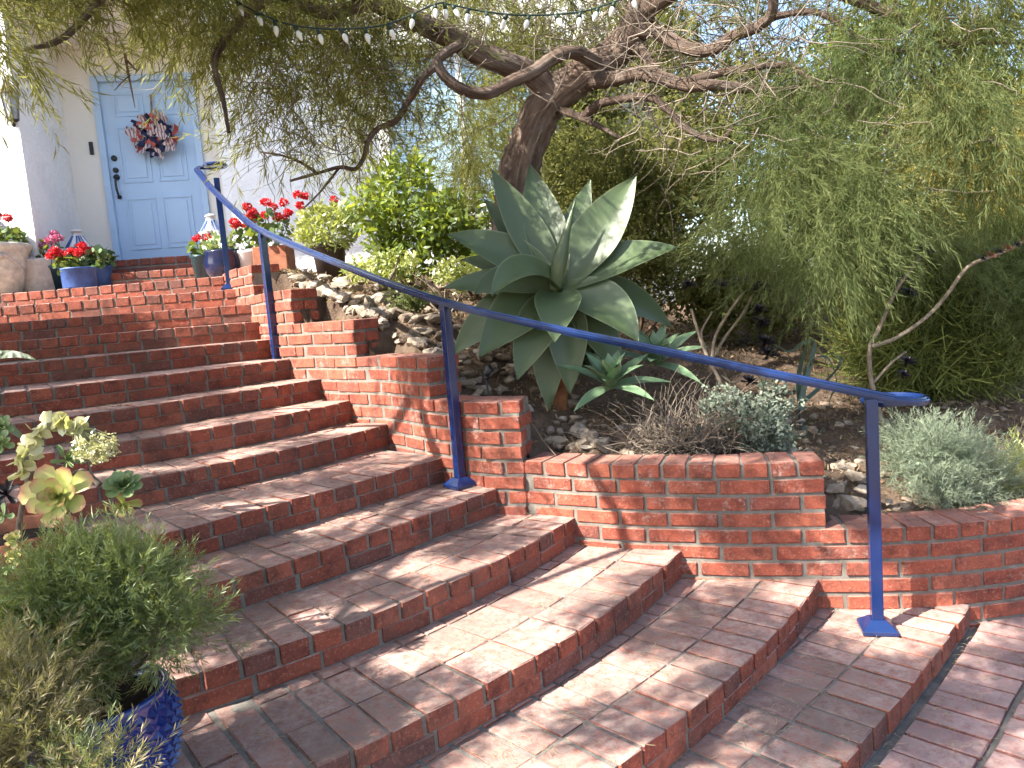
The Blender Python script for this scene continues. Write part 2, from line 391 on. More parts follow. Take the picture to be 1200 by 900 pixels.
def oval_leaves(nl, rad_, ll, lw, rng=G):
    """a loose tuft of flat oval leaves (6-gon as two quads)"""
    V, F = [], []
    for i in range(nl):
        b = rng.normal(0, rad_ * .5, 3); d = rng.normal(0, 1, 3); d[0] = abs(d[0]); d /= np.linalg.norm(d)
        s = np.cross(d, rng.normal(0, 1, 3)); s /= np.linalg.norm(s); l = ll * rng.uniform(.7, 1.2); h = lw * rng.uniform(.8, 1.2) / 2
        k = len(V); V.extend([b, b + d * l * .33 + s * h, b + d * l * .7 + s * h * .85, b + d * l, b + d * l * .7 - s * h * .85, b + d * l * .33 - s * h])
        F.extend([(k, k + 1, k + 2, k + 5), (k + 2, k + 3, k + 4, k + 5)])
    return np.array(V), np.array(F)
def ball(n, c, r, rng=G, hollow=.0):
    """random points in an ellipsoid"""
    X = rng.normal(0, 1, (n, 3)); X /= np.linalg.norm(X, axis=1)[:, None]
    q = rng.uniform(hollow ** 3, 1, n) ** (1 / 3)
    return X * q[:, None] * np.array(r) + np.array(c), X

# ------------------------------------------------------------------ brick stairs
RISE = .155
ZK = {k: k * RISE for k in range(0, 16)}; ZK[0] = .05; ZK[16] = 2.51; ZK[17] = 2.70
NOSE = {  # right end, middle, left end of every nosing line in plan
    1: ((2.20, 3.60), (1.653, 3.041), (1.113, 2.525)), 2: ((1.49, 3.71), (.986, 3.07), (.448, 2.51)),
    3: ((.83, 3.89), (.175, 3.005), (-.616, 2.279)), 4: ((.29, 4.14), (-.40, 3.24), (-1.28, 2.555)),
    5: ((-.15, 4.30), (-.731, 3.648), (-1.347, 3.055)), 6: ((-.47, 4.60), (-1.053, 3.945), (-1.665, 3.359)),
    7: ((-.87, 5.17), (-1.36, 4.49), (-1.985, 3.933)), 8: ((-1.19, 5.36), (-1.64, 4.76), (-2.22, 4.29)),
    9: ((-1.44, 5.63), (-2.00, 4.99), (-2.60, 4.42)), 10: ((-1.73, 5.84), (-2.375, 5.15), (-3.063, 4.62)),
    11: ((-1.97, 6.24), (-2.66, 5.68), (-3.40, 5.20)), 12: ((-2.13, 6.50), (-2.95, 6.10), (-3.82, 5.78)),
    13: ((-2.25, 6.72), (-3.2, 6.48), (-4.2, 6.28)), 14: ((-2.46, 6.98), (-3.4, 6.86), (-4.4, 6.76)),
    15: ((-2.74, 7.46), (-3.81, 7.44), (-4.9, 7.42)),
}
def resample(P, step, off=0.):
    P = np.asarray(P); d = np.r_[0, np.cumsum(np.linalg.norm(np.diff(P, axis=0), axis=1))]
    s = np.arange(off, d[-1], step); return np.stack([np.interp(s, d, P[:, i]) for i in range(P.shape[1])], 1), s
def nose_curve(k, ext_l=.9, ext_r=.06):
    Rr, Mm, Ll = [np.array(q) for q in NOSE[k]]; c = 2 * Mm - (Rr + Ll) / 2
    t = np.linspace(0, 1, 60)[:, None]; P = (1 - t) ** 2 * Rr + 2 * t * (1 - t) * c + t * t * Ll
    e0 = P[0] - P[1]; e0 /= np.linalg.norm(e0); e1 = P[-1] - P[-2]; e1 /= np.linalg.norm(e1)
    return np.vstack([P[0] + e0 * ext_r, P, P[-1] + e1 * ext_l])
def frames(P):
    T = np.gradient(P, axis=0); T /= np.linalg.norm(T, axis=1)[:, None]
    return T, np.stack([-T[:, 1], T[:, 0]], 1)   # tangent (towards the left end), outward normal
BR = {}
def brick_mesh(kind, i):
    """shared brick meshes: (along, depth, height)"""
    if (kind, i) not in BR:
        dims = {'header': (.122, .25, .078), 'tread': (.124, .25, .06), 'stretcher': (.25, .11, .062), 'wall': (.25, .11, .075), 'cap': (.122, .25, .076), 'pave': (.127, .262, .06), 'tall': (.122, .25, .10)}[kind]
        V, F = chamfer_box(*dims, .0042, .0016, random.Random(hash((len(kind), i, 5)) & 0xffff))
        me = bpy.data.meshes.new('brick'); me.from_pydata(V, [], F); me.update()
        bm = bmesh.new(); bm.from_mesh(me); bmesh.ops.recalc_face_normals(bm, faces=bm.faces); bm.to_mesh(me); bm.free()
        BR[(kind, i)] = me
    return BR[(kind, i)]
def lay(kind, p, ang, z, parent, material, sx=1., sy=1., sz=1., tilt=.008):
    me = brick_mesh(kind, R0.randrange(6))
    key = (me.name, material)
    if key not in BR:
        c = me.copy(); c.materials.clear(); c.materials.append(M[material]); BR[key] = c
    o = bpy.data.objects.new('brick', BR[key]); C.objects.link(o); o.parent = parent
    o.location = (p[0], p[1], z); o.rotation_euler = (R0.gauss(0, tilt), R0.gauss(0, tilt), ang + R0.gauss(0, tilt * .8) + (math.pi if R0.random() < .5 else 0)); o.scale = (sx, sy, sz)
    return o
stairs = tag(empty('brick_stairs'), 'curving flight of red brick steps climbing to the blue door', 'stairs')
def outward(P):
    T, N = frames(P)
    if (N.mean(0) @ np.array([.6, -.8])) < 0: N = -N
    return T, N
def slab(name, P, N, depth, z0, z1, material, parent, inset=.012):
    A = P - N * inset; B = P - N * depth; n = len(P)
    V = [(x, y, z1) for x, y in A] + [(x, y, z1) for x, y in B] + [(x, y, z0) for x, y in A] + [(x, y, z0) for x, y in B]; F = []
    for i in range(n - 1):
        F += [(i, i + 1, n + i + 1, n + i), (i, 2 * n + i, 2 * n + i + 1, i + 1), (n + i, n + i + 1, 3 * n + i + 1, 3 * n + i)]
    F += [(0, n, 3 * n, 2 * n), (n - 1, 3 * n - 1, 4 * n - 1, 2 * n - 1)]
    return fix_normals(mesh_obj(name, V, F, material, parent))
PITCH_H, PITCH_S = .1365, .266
for k in range(1, 16):
    P0 = nose_curve(k, 1.3 if k < 4 else .95 if k < 12 else 1.3)
    step = bpy.data.objects.new('step', None); C.objects.link(step); step.parent = stairs
    hh = .078 if k > 1 else .10
    Pm, _ = resample(P0, .06); T, N = outward(Pm)
    slab('mortar', Pm, N, 1.0 if k < 15 else 1.6, ZK[k - 1] - .06, ZK[k] - .0075, 'step_mortar', step)
    P, s = resample(P0, PITCH_H, .08 + R0.uniform(0, .05)); T, N = outward(P)
    nxt = None
    if k < 15:
        Q = nose_curve(k + 1, 2.2, .5)
        Qd, _ = resample(Q, .02)
    for i in range(len(P)):
        a = math.atan2(N[i][1], N[i][0]) + math.pi / 2
        jj = 1 if k < 9 else .5
        zz = ZK[k] - hh / 2 + R0.gauss(0, .0016 * jj)
        c = P[i] - N[i] * (.125 + R0.gauss(0, .0025 * jj))
        lay('header' if k > 1 else 'tall', c, a, zz, step, 'step_brick', R0.uniform(.93, 1.0), 1, 1, .007 * jj)
        # the bricks behind the nosing, as deep as the tread is
        if k < 15:
            dd = Qd - P[i]; along = dd @ (-N[i]); across = np.abs(dd @ T[i]); j = across < .03
            depth = along[j].min() if j.any() else .8
        else: depth = 1.2
        d0 = .262; row = 0
        while depth - d0 > -.02 and d0 < 1.2 and k > 0:
            L = min(.25, depth - d0 + .03)
            if L > .02:
                c = P[i] - N[i] * (d0 + L / 2)
                lay('tread', c, a, ZK[k] - .033 + R0.gauss(0, .0014), step, 'step_brick', R0.uniform(.94, 1.0) * (1 - .05 * row), L / .25, 1)
            d0 += .262; row += 1
            if k == 15 and row > 1: break
    if k > 1:
        P, s = resample(P0, PITCH_S, .05 + (.13 if k % 2 else 0)); T, N = outward(P)
        hs = ZK[k] - ZK[k - 1] - hh - .012
        for i in range(len(P)):
            a = math.atan2(N[i][1], N[i][0]) + math.pi / 2
            lay('stretcher', P[i] - N[i] * (.062 + R0.gauss(0, .0015)), a, ZK[k] - hh - .0105 - hs / 2 + .004, step, 'step_brick', R0.uniform(.97, 1.01), 1, (hs + .006) / .062, .004)

# the two steps below the front door, square to the house
HA = rad(8); HU = Vector((math.cos(HA), math.sin(HA), 0)); HN = Vector((math.sin(HA), -math.cos(HA), 0))   # along the house front, out of it
DOOR = at(143, 306.5, 9.3)   # foot of the door's hinge-side jamb
def hp(u, v, z=0.): p = DOOR + HU * u + HN * v; return Vector((p.x, p.y, z))
for k, v0, u0, u1 in ((16, .95, -.9, 1.9), (17, .38, -.45, 1.5)):
    step = bpy.data.objects.new('step', None); C.objects.link(step); step.parent = stairs
    A = np.array([(hp(u, v0).x, hp(u, v0).y) for u in np.arange(u1, u0, -.06)]); T, N = outward(A)
    slab('mortar', A, N, 1.0 if k == 17 else .9, ZK[k - 1] - .05, ZK[k] - .007, 'step_mortar', step)
    P, s = resample(A, PITCH_H, .03); T, N = outward(P)
    for i in range(len(P)):
        a = math.atan2(N[i][1], N[i][0]) + math.pi / 2
        lay('header', P[i] - N[i] * .125, a, ZK[k] - .039, step, 'step_brick', R0.uniform(.96, 1.01))
        for q in (1, 2): lay('tread', P[i] - N[i] * (.125 + .262 * q), a, ZK[k] - .033, step, 'step_brick', .98)
    P, s = resample(A, PITCH_S, .1); T, N = outward(P)
    for i in range(len(P)):
        lay('stretcher', P[i] - N[i] * .064, math.atan2(N[i][1], N[i][0]) + math.pi / 2, ZK[k - 1] + .048, step, 'step_brick', 1, 1, 1.4, .004)

# ------------------------------------------------------------------ brick paving at the foot of the steps
pav = tag(empty('brick_paving'), kind='structure')
P0 = nose_curve(1, 1.6, .9); Pm, _ = resample(P0, .08); T, N = outward(Pm)
V = []; F = []
big = [(-14, -14), (14, -14), (14, 3.9), (-14, 3.9)]
mesh_obj('bed', [(x, y, .028) for x, y in big], [(0, 1, 2, 3)], 'step_mortar', pav)
for row in range(7):
    off = .03 + row * .288
    Pr, s = resample(P0 + outward(P0)[1] * (off + .131), .1395, R0.uniform(0, .1)); T, N = outward(Pr)
    for i in range(len(Pr)):
        if Pr[i][1] > 3.72 or Pr[i][0] > 3.6: continue
        lay('pave', Pr[i], math.atan2(N[i][1], N[i][0]) + math.pi / 2, .05 - .03 + R0.gauss(0, .0018), pav, 'paving_brick', R0.uniform(.95, 1.01), R0.uniform(.98, 1.02), 1, .007)

# ------------------------------------------------------------------ retaining walls of the planting bed
COURSE = .0885
def tread_z(x, y):
    """height of the tread that meets the wall at plan point (x, y), by the right ends of the nosings"""
    z = ZK[0]
    for k in range(1, 16):
        rx, ry = NOSE[k][0]
        if x < rx - .12: z = ZK[k]
    return z
def brick_wall(name, label, path, sections, thick=.25, head_cap=True, start=0.):
    """path in plan with the open side on its left hand when walked; sections = (arc start, arc end, top z); bricks on face, top and stepped ends"""
    w_ = tag(empty(name), label, 'wall')
    D, sd_ = resample(path, .02); tot = sd_[-1]
    T = np.gradient(D, axis=0); T /= np.linalg.norm(T, axis=1)[:, None]; N = np.stack([-T[:, 1], T[:, 0]], 1) * -1
    if (N.mean(0) @ np.array([-.5, -.9])) < 0: N = -N
    def fr(s):
        p = np.array([np.interp(s, sd_, D[:, i]) for i in (0, 1)]); i = int(np.clip(s / .02, 0, len(D) - 1)); return p, T[i], N[i]
    for (s0, s1, top) in sections:
        s1 = min(s1, tot)
        ss = np.arange(s0 + .012, s1 - .001, .04); Pm = np.array([fr(s)[0] for s in ss]); Nm = np.array([fr(s)[2] for s in ss])
        zb = min(tread_z(*p) for p in Pm) - .1
        slab('mortar', Pm, Nm, thick - .01, zb, top - .008, 'wall_mortar', w_, .008)
        rows = int((top - zb) / COURSE) + 1
        for r in range(rows):
            zc = top - r * COURSE - .038; cap = head_cap and r == 0
            pit = .1365 if cap else .265; off = (r % 2) * .1325
            s = s0 + (.12 if not cap else .0) + (off if not cap else 0)
            # the end of the section: bricks bonded round the corner
            odd = r % 2 == 1
            p, t, nn = fr(s0 + .056)
            if not cap and zc + .04 > tread_z(*p) - .02:
                if not odd: lay('wall', p - nn * (.122 + .004), math.atan2(nn[1], nn[0]), zc, w_, 'wall_brick', .97, .96, .94, .004)
                else: p2, t2, n2_ = fr(s0 + .1325); lay('wall', p2 - n2_ * .178, math.atan2(t2[1], t2[0]), zc, w_, 'wall_brick', .985, 1.0, .94, .004)
            if not cap: s = s0 + (0 if odd else .12)
            while s + pit * .4 < s1:
                L = min(pit, s1 - s); p, t, nn = fr(s + L / 2); a = math.atan2(t[1], t[0])
                if zc + .04 > tread_z(*p) - .01:
                    if cap: lay('cap', p - nn * (.121 + R0.gauss(0, .002)), a, zc + R0.gauss(0, .0012), w_, 'wall_brick', L / .1365 * R0.uniform(.94, .98), 1, R0.uniform(.96, 1), .007)
                    else: lay('wall', p - nn * (.055 + R0.gauss(0, .0014)), a, zc, w_, 'wall_brick', L / .265 * R0.uniform(.965, .99), 1, .94 * R0.uniform(.98, 1.02), .005)
                    if not cap and r == 0: lay('wall', p - nn * (.19), a, zc, w_, 'wall_brick', L / .265 * .98, 1.0, .94, .004)
                s += pit
    return w_
PA = smooth_path([(1.545, 3.705), (1.15, 3.79), (.81, 3.90), (.50, 4.02), (.274, 4.14), (.05, 4.27), (-.25, 4.42)], 10)
PB = smooth_path([(.05, 4.262), (-.16, 4.335), (-.48, 4.61), (-.87, 5.13), (-1.19, 5.40), (-1.46, 5.66), (-1.75, 5.90), (-2.0, 6.28), (-2.25, 6.70), (-2.48, 7.0), (-2.72, 7.44), (-2.85, 7.75)], 10)
PC = smooth_path([(1.50, 3.712), (1.8, 3.66), (2.1, 3.635), (2.45, 3.66), (2.9, 3.76), (3.5, 3.98), (4.2, 4.35)], 10)
Z_A = .935; Z_C = .581
def arc_at(P, x):
    d = np.r_[0, np.cumsum(np.linalg.norm(np.diff(P, axis=0), axis=1))]; return float(np.interp(-x, -P[:, 0], d))
sB = [arc_at(PB, x) for x in (.035, -.52, -1.08, -1.63, -2.17, -2.85)]
tops = [Z_A + 4 * COURSE, Z_A + 7 * COURSE, Z_A + 10 * COURSE, Z_A + 13 * COURSE, Z_A + 16 * COURSE]
brick_wall('retaining_wall', 'straight red brick retaining wall with a header cap below the large agave', PA, [(0, arc_at(PA, .0), Z_A)])
brick_wall('stepped_wall', 'red brick wall stepping up beside the stairs in five levels', PB, [(sB[i], sB[i + 1] + (.13 if i < 4 else 0), tops[i]) for i in range(5)], head_cap=False)
brick_wall('low_curved_wall', 'low curving brick wall under the grey-green bush behind the last rail post', PC, [(0, 9, Z_C)])

# ------------------------------------------------------------------ planting bed (soil slope) and ground beyond
CP = np.array([(1.6, 3.9, .60), (1.75, 4.02, .62), (1.62, 4.2, .78), (1.9, 4.3, .70), (.15, 4.55, .95), (1.5, 4.0, .84), (.8, 4.2, .86), (.3, 4.5, .93), (2.0, 4.0, .52), (2.6, 4.0, .50), (3.4, 4.3, .50), (4.5, 5, .55), (1.6, 4.6, .82), (2.2, 5.2, .86), (3.2, 5.6, .86), (1.0, 5.2, 1.08),
               (.1, 4.75, 1.18), (-.2, 4.7, 1.22), (-.45, 4.9, 1.36), (-.3, 5.4, 1.55), (.4, 5.6, 1.38), (-.75, 5.35, 1.60), (-.7, 5.9, 1.82), (-1.15, 5.75, 1.86), (-1.4, 6.1, 2.02), (-1.7, 6.3, 2.12), (-1.3, 6.8, 2.16), (-2.0, 6.9, 2.27),
               (-2.3, 7.5, 2.32), (-1.5, 8.5, 2.35), (0, 7, 1.9), (1.2, 6.5, 1.45), (2.5, 7, 1.25), (4, 7, 1.15), (6, 7, 1.1), (0, 9, 2.2), (3, 9.5, 1.7), (6, 10, 1.5), (-2.5, 9.5, 2.4), (0, 12, 2.3), (5, 13, 2.0), (8, 12, 1.9), (8, 6, .8), (-3.2, 8.6, 2.33)])
def bed_z(x, y):
    d2 = (CP[:, 0] - x) ** 2 + (CP[:, 1] - y) ** 2 + .02; wt = 1 / d2 ** 1.6
    return float((wt * CP[:, 2]).sum() / wt.sum())
arc_i = int(np.argmin(np.abs(PA[:, 0] - .08)))
wall_line = np.vstack([PC[::-1], PA[1:arc_i], PB[1:]])
wl, _ = resample(wall_line, .05); wl_top = np.array([Z_C if x > 1.56 else Z_A if x > .05 else tops[[i for i in range(5) if x <= (.06, -.52, -1.08, -1.63, -2.17)[i]][-1]] for x in wl[:, 0]]); wT = np.gradient(wl, axis=0); wT /= np.linalg.norm(wT, axis=1)[:, None]
wN = np.stack([wT[:, 1], -wT[:, 0]], 1)    # towards the planting
if wN.mean(0) @ np.array([.4, .9]) < 0: wN = -wN
def behind(x, y):
    i = int(np.argmin((wl[:, 0] - x) ** 2 + (wl[:, 1] - y) ** 2)); return float((np.array([x, y]) - wl[i]) @ wN[i])
def soil_z(x, y):
    i = int(np.argmin((wl[:, 0] - x) ** 2 + (wl[:, 1] - y) ** 2)); d = float((np.array([x, y]) - wl[i]) @ wN[i]); z = bed_z(x, y)
    return d, (min(z, wl_top[i] - .03) if d < .30 else z)
gx = np.r_[np.arange(-2.9, 3.6, .05), np.arange(3.6, 8.6, .1)]; gy = np.r_[np.arange(3.6, 7.8, .05), np.arange(7.8, 14, .12)]
V = []; ok = {}
for j, y in enumerate(gy):
    for i, x in enumerate(gx):
        d, z = soil_z(x, y); z += .018 * math.sin(x * 9 + 2 * math.sin(y * 7)) + R0.gauss(0, .006)
        ok[(i, j)] = d > .055; V.append((x, y, z))
nx = len(gx)
F = [(j * nx + i, j * nx + i + 1, (j + 1) * nx + i + 1, (j + 1) * nx + i) for j in range(len(gy) - 1) for i in range(nx - 1) if ok[(i, j)] and ok[(i + 1, j + 1)] and ok[(i + 1, j)] and ok[(i, j + 1)]]
bed = fix_normals(mesh_obj('planting_bed', V, F, 'soil', None, True)); tag(bed, kind='structure')
g = mesh_obj('ground', [(-300, -300, -.02), (300, -300, -.02), (300, 300, -.02), (-300, 300, -.02)], [(0, 1, 2, 3)], 'soil'); tag(g, kind='structure')
g = mesh_obj('terrain', [(8.5, 3.6, .6), (60, 3.6, .6), (60, 60, 2.5), (8.5, 60, 2.5), (8.5, 13.9, 1.9), (-40, 13.9, 2.2), (-40, 60, 2.5)], [(0, 1, 2, 3, 4), (5, 4, 3, 6)], 'soil'); tag(g, kind='structure')

# ------------------------------------------------------------------ handrail
def sweep(prof, path, upv=(0, 0, 1)):
    """closed profile (side, up) swept along a path"""
    path = np.asarray(path, float); T = np.gradient(path, axis=0); T /= np.linalg.norm(T, axis=1)[:, None]
    V = []; F = []; m_ = len(prof)
    for p, t in zip(path, T):
        s = np.cross(t, upv); s /= np.linalg.norm(s); u = np.cross(s, t)
        for a, b in prof: V.append(p + s * a + u * b)
    for i in range(len(path) - 1):
        for j in range(m_): F.append((i * m_ + j, i * m_ + (j + 1) % m_, (i + 1) * m_ + (j + 1) % m_, (i + 1) * m_ + j))
    F.append(tuple(range(m_))[::-1]); F.append(tuple((len(path) - 1) * m_ + j for j in range(m_)))
    return V, F
rail = tag(empty('handrail', (1.654, 3.44, .155)), 'long blue painted metal handrail on four posts beside the steps', 'handrail')
POSTS = [((1.654, 3.44), ZK[1], 3), ((-.356, 4.43), ZK[5], 7), ((-1.86, 6.0), ZK[9], -1), ((-2.585, 7.17), ZK[14], 0)]
TOPS = [at(1022, 467, 3.44), at(516, 356, 4.43), at(306, 273, 6.0), at(238, 210, 7.17)]
HB = .026   # post half width
for (pl, zb, rz), tp in zip(POSTS, TOPS):
    a = {3: rad(-14), 7: rad(38), -1: rad(40), 0: rad(20)}[rz]
    V, F = box_vf(-HB, HB, -HB, HB, 0, tp.z - zb)
    po = mesh_obj('post', V, F, 'blue_paint', rail); po.parent = None; adopt(po, rail)
    po.location = (pl[0], pl[1], zb); po.rotation_euler = (0, 0, a)
    md = po.modifiers.new('b', 'BEVEL'); md.width = .004; md.segments = 2
    q = .078; h1, h2, c = .022, .062, .033
    V = [(x * q, y * q, z) for z in (0.002, h1) for x, y in ((-1, -1), (1, -1), (1, 1), (-1, 1))] + [(x * c, y * c, h2) for x, y in ((-1, -1), (1, -1), (1, 1), (-1, 1))]
    F = [(0, 3, 2, 1), (8, 9, 10, 11)] + [(i, (i + 1) % 4, 4 + (i + 1) % 4, 4 + i) for i in range(4)] + [(4 + i, 4 + (i + 1) % 4, 8 + (i + 1) % 4, 8 + i) for i in range(4)]
    bp = mesh_obj('base_plate', V, F, 'blue_paint', po); md = bp.modifiers.new('b', 'BEVEL'); md.width = .003; md.segments = 2
# moulded cap rail: a flat bar with a rounded top ridge
PROF = [(-.029, -.010), (-.021, -.012), (-.020, -.022), (.020, -.022), (.021, -.012), (.029, -.010), (.030, .004), (.024, .010), (.014, .013), (.008, .020), (-.008, .020), (-.014, .013), (-.024, .010), (-.030, .004)]
up = Vector((0, 0, .02))
t4, t3, t2, t1 = [t + up for t in TOPS]
dirn = (t4 - t3).normalized(); end = t4 + dirn * .075
pts = [at(231, 199, 7.36), at(235, 204, 7.25), at(247, 219, 6.98), at(272, 243, 6.55), t2 + Vector((0, 0, .005)), at(400, 309.5, 5.2), t3, at(650, 384.5, 4.17), at(800, 415.5, 3.88), t4, end]
V, F = sweep(PROF, smooth_path(pts, 10)); r_ = mesh_obj('rail', V, F, 'blue_paint', rail); adopt(r_, rail)
def volute(st, d3, R, turns, sgn, drop):
    """flat spiral that carries the rail on, turning left (+1) or right (-1)"""
    dh = Vector((d3.x, d3.y, 0)).normalized(); sl = d3.z / math.hypot(d3.x, d3.y); nl = Vector((-dh.y, dh.x, 0)) * sgn; cv = []; p_ = Vector(st); N_ = 70; ph = 0
    for i in range(N_):
        q = i / (N_ - 1); r_q = R * (1 - .62 * q); cv.append(tuple(p_)); dph = turns * 6.283 / N_; ph += dph
        dv = dh * math.cos(ph) + nl * math.sin(ph); p_ = p_ + dv * (r_q * dph) + Vector((0, 0, sl * r_q * dph * max(0, 1 - q * 6) + drop / N_))
    V, F = sweep([(a * .82, b * .85) for a, b in PROF], cv); return adopt(mesh_obj('scroll', V, F, 'blue_paint', None), rail)
volute(end, dirn, .165, 1.3, 1, -.004)
tp0, tp1 = pts[0], pts[1]
volute(tp0, (tp0 - tp1).normalized(), .15, 1.2, -1, 0)

# ------------------------------------------------------------------ house
house = tag(empty('house', DOOR), 'white stucco house with a recessed entry and pale blue front door', 'house')
def hbox(name, u0, u1, v0, v1, z0, z1, material, parent=house, bevel=0.):
    cs = [hp(u, v, z) for u in (u0, u1) for v in (v0, v1) for z in (z0, z1)]
    o = mesh_obj(name, cs, box_vf(0, 1, 0, 1, 0, 1)[1], material, None); fix_normals(o)
    if parent:
        adopt(o, parent)
    if bevel: md = o.modifiers.new('b', 'BEVEL'); md.width = bevel; md.segments = 2
    return o
DW = 1.02; DH = 2.10; ZD = ZK[17] + .02; TH = .2
e1 = 1.2
hbox('wall', -6, -.42, e1 - TH, e1, 1.5, 6.6, 'stucco')                       # wall beside the entry, towards the sun
hbox('wall', -.42 - TH, -.42, -.001, e1 - TH - .001, 1.5, 6.6, 'stucco')      # return wall of the entry
hbox('wall', -.42, -.075, -TH, 0, 1.5, 6.6, 'cream_stucco')
hbox('wall', DW + .075, 1.62, -TH, 0, 1.5, 6.6, 'cream_stucco')
hbox('wall', -.075, DW + .075, -TH, .0, ZD + DH + .07, 6.6, 'cream_stucco')
U2 = 1.36; e2 = .42
WZ0, WZ1, WU0, WU1 = 2.95, 5.0, 3.35, 5.2
hbox('wall', U2, WU0, e2 - TH, e2, 1.5, 6.6, 'stucco'); hbox('wall', WU1, 7.0, e2 - TH, e2, 1.5, 6.6, 'stucco')
hbox('wall', WU0, WU1, e2 - TH, e2, 1.5, WZ0, 'stucco'); hbox('wall', WU0, WU1, e2 - TH, e2, WZ1, 6.6, 'stucco')
hbox('wall', 6.8, 7.0, -6, e2 - TH - .001, 1.5, 6.6, 'stucco')
hbox('soffit', -.419, U2 - .001, .001, e1 + .25, ZD + DH + .42, ZD + DH + .55, 'cream_stucco')
hbox('fascia', -.419, U2 - .001, e1 - .12, e1 - .001, ZD + DH + .55, 6.6, 'stucco')
hbox('roof', -6.4, 7.1, -6, e2 + .06, 6.6, 6.8, 'terracotta_dark'); hbox('roof', -6.4, U2 - .002, e2 + .061, e1 + .06, 6.6, 6.8, 'terracotta_dark')
# window with a lowered blue blind behind the tree
win = hbox('window', WU0 + .001, WU1 - .001, e2 - .17, e2 - .12, WZ0 + .001, WZ0 + .06, 'window_frame')
for a in ((WU0 + .001, WU0 + .06, WZ0 + .06, WZ1 - .06), (WU1 - .06, WU1 - .001, WZ0 + .06, WZ1 - .06), (WU0 + .88, WU0 + .95, WZ0 + .06, WZ1 - .06)): hbox('mullion', a[0], a[1], e2 - .17, e2 - .12, a[2], a[3], 'window_frame')
hbox('mullion', WU0 + .001, WU1 - .001, e2 - .17, e2 - .12, WZ1 - .06, WZ1 - .001, 'window_frame')
for i in range(40):
    z = WZ0 + .08 + i * .047
    if z < WZ1 - .1: hbox('slat', WU0 + .065, WU1 - .065, e2 - .195, e2 - .18, z, z + .036, 'blind')
# door: slab, six raised panels, frame, lever set
hbox('frame', -.075, -.001, -.05, .035, ZD, ZD + DH + .07, 'door_blue', bevel=.004)
hbox('frame', DW + .001, DW + .075, -.05, .035, ZD, ZD + DH + .07, 'door_blue', bevel=.004)
hbox('frame', -.001, DW + .001, -.05, .035, ZD + DH + .003, ZD + DH + .07, 'door_blue', bevel=.004)
door = hbox('door', 0, DW, -.055, -.02, ZD + .004, ZD + DH, 'door_blue')
def dpart(name, u0, u1, v0, v1, z0, z1, material, bevel=0.):
    o = hbox(name, u0, u1, v0, v1, z0, z1, material, None, bevel); o.parent = door; return o
for (u0, u1) in ((.13, .475), (.545, .89)):
    for (z0, z1) in ((.12, .74), (.92, 1.58), (1.70, 1.97)):
        zz0, zz1 = ZD + z0, ZD + z1; b = .022
        dpart('moulding', u0, u1, -.0195, -.008, zz0, zz0 + b, 'door_blue', .003); dpart('moulding', u0, u1, -.0195, -.008, zz1 - b, zz1, 'door_blue', .003)
        dpart('moulding', u0, u0 + b, -.0195, -.008, zz0 + b, zz1 - b, 'door_blue', .003); dpart('moulding', u1 - b, u1, -.0195, -.008, zz0 + b, zz1 - b, 'door_blue', .003)
        dpart('panel', u0 + .055, u1 - .055, -.0195, -.010, zz0 + .055, zz1 - .055, 'door_blue', .008)
def knob(u, z, r, name='deadbolt'):
    c = hp(u, -.02, z); V, F, UV = tube_vf([c, c + HN * .02, c + HN * .03], [r, r, r * .6], 16); o = mesh_obj(name, V, F, 'iron_black', door, True); return o
knob(.065, ZD + 1.22, .034); knob(.065, ZD + 1.08, .032)
h = smooth_path([hp(.065, -.02, ZD + 1.0), hp(.065, .015, ZD + .985), hp(.067, .055, ZD + .93), hp(.068, .055, ZD + .85), hp(.069, .015, ZD + .77), hp(.069, -.02, ZD + .76)], 6)
o = tube('handle', h, [.036 if i < 5 else .013 if i < len(h) - 5 else .024 for i in range(len(h))], 'iron_black', door, 10)
hbox('doorbell', -.19, -.145, .001, .022, ZD + 1.27, ZD + 1.42, 'iron_black', bevel=.006)
# wall lantern by the entry
def wall_lantern(p):
    t = tag(empty('wall_lantern', p), 'grey metal wall lantern on the white stucco left of the entry', 'lamp')
    def part(nm, V, F, mt): return mesh_obj(nm, V, F, mt, t, False)
    prof = [(.0, -.27), (.02, -.25), (.02, -.215), (.055, -.20), (.06, -.19)]
    for nm, pr, mt in (('finial', prof, 'iron_black'), ('glass', [(.055, -.19), (.085, .06)], 'lantern_glass'), ('cap', [(.1, .06), (.105, .075), (.06, .15), (.02, .18), (.01, .22), (0, .225)], 'twig_grey')):
        lathe(nm, pr, mt, t, (0, 0, 0), 6)
    for j in range(6):
        a = 2 * math.pi * j / 6; V, F, _ = tube_vf([(.058 * math.cos(a), .058 * math.sin(a), -.19), (.088 * math.cos(a), .088 * math.sin(a), .06)], [.007, .007], 4); mesh_obj('bar', V, F, 'twig_grey', t)
    arm = smooth_path([(0, 0, .22), (.0, .06, .27), (.02, .15, .2)], 6); tube('arm', arm, [.012] * len(arm), 'twig_grey', t, 6)
pw = at(12, 118, 8.02); wall_lantern(pw)

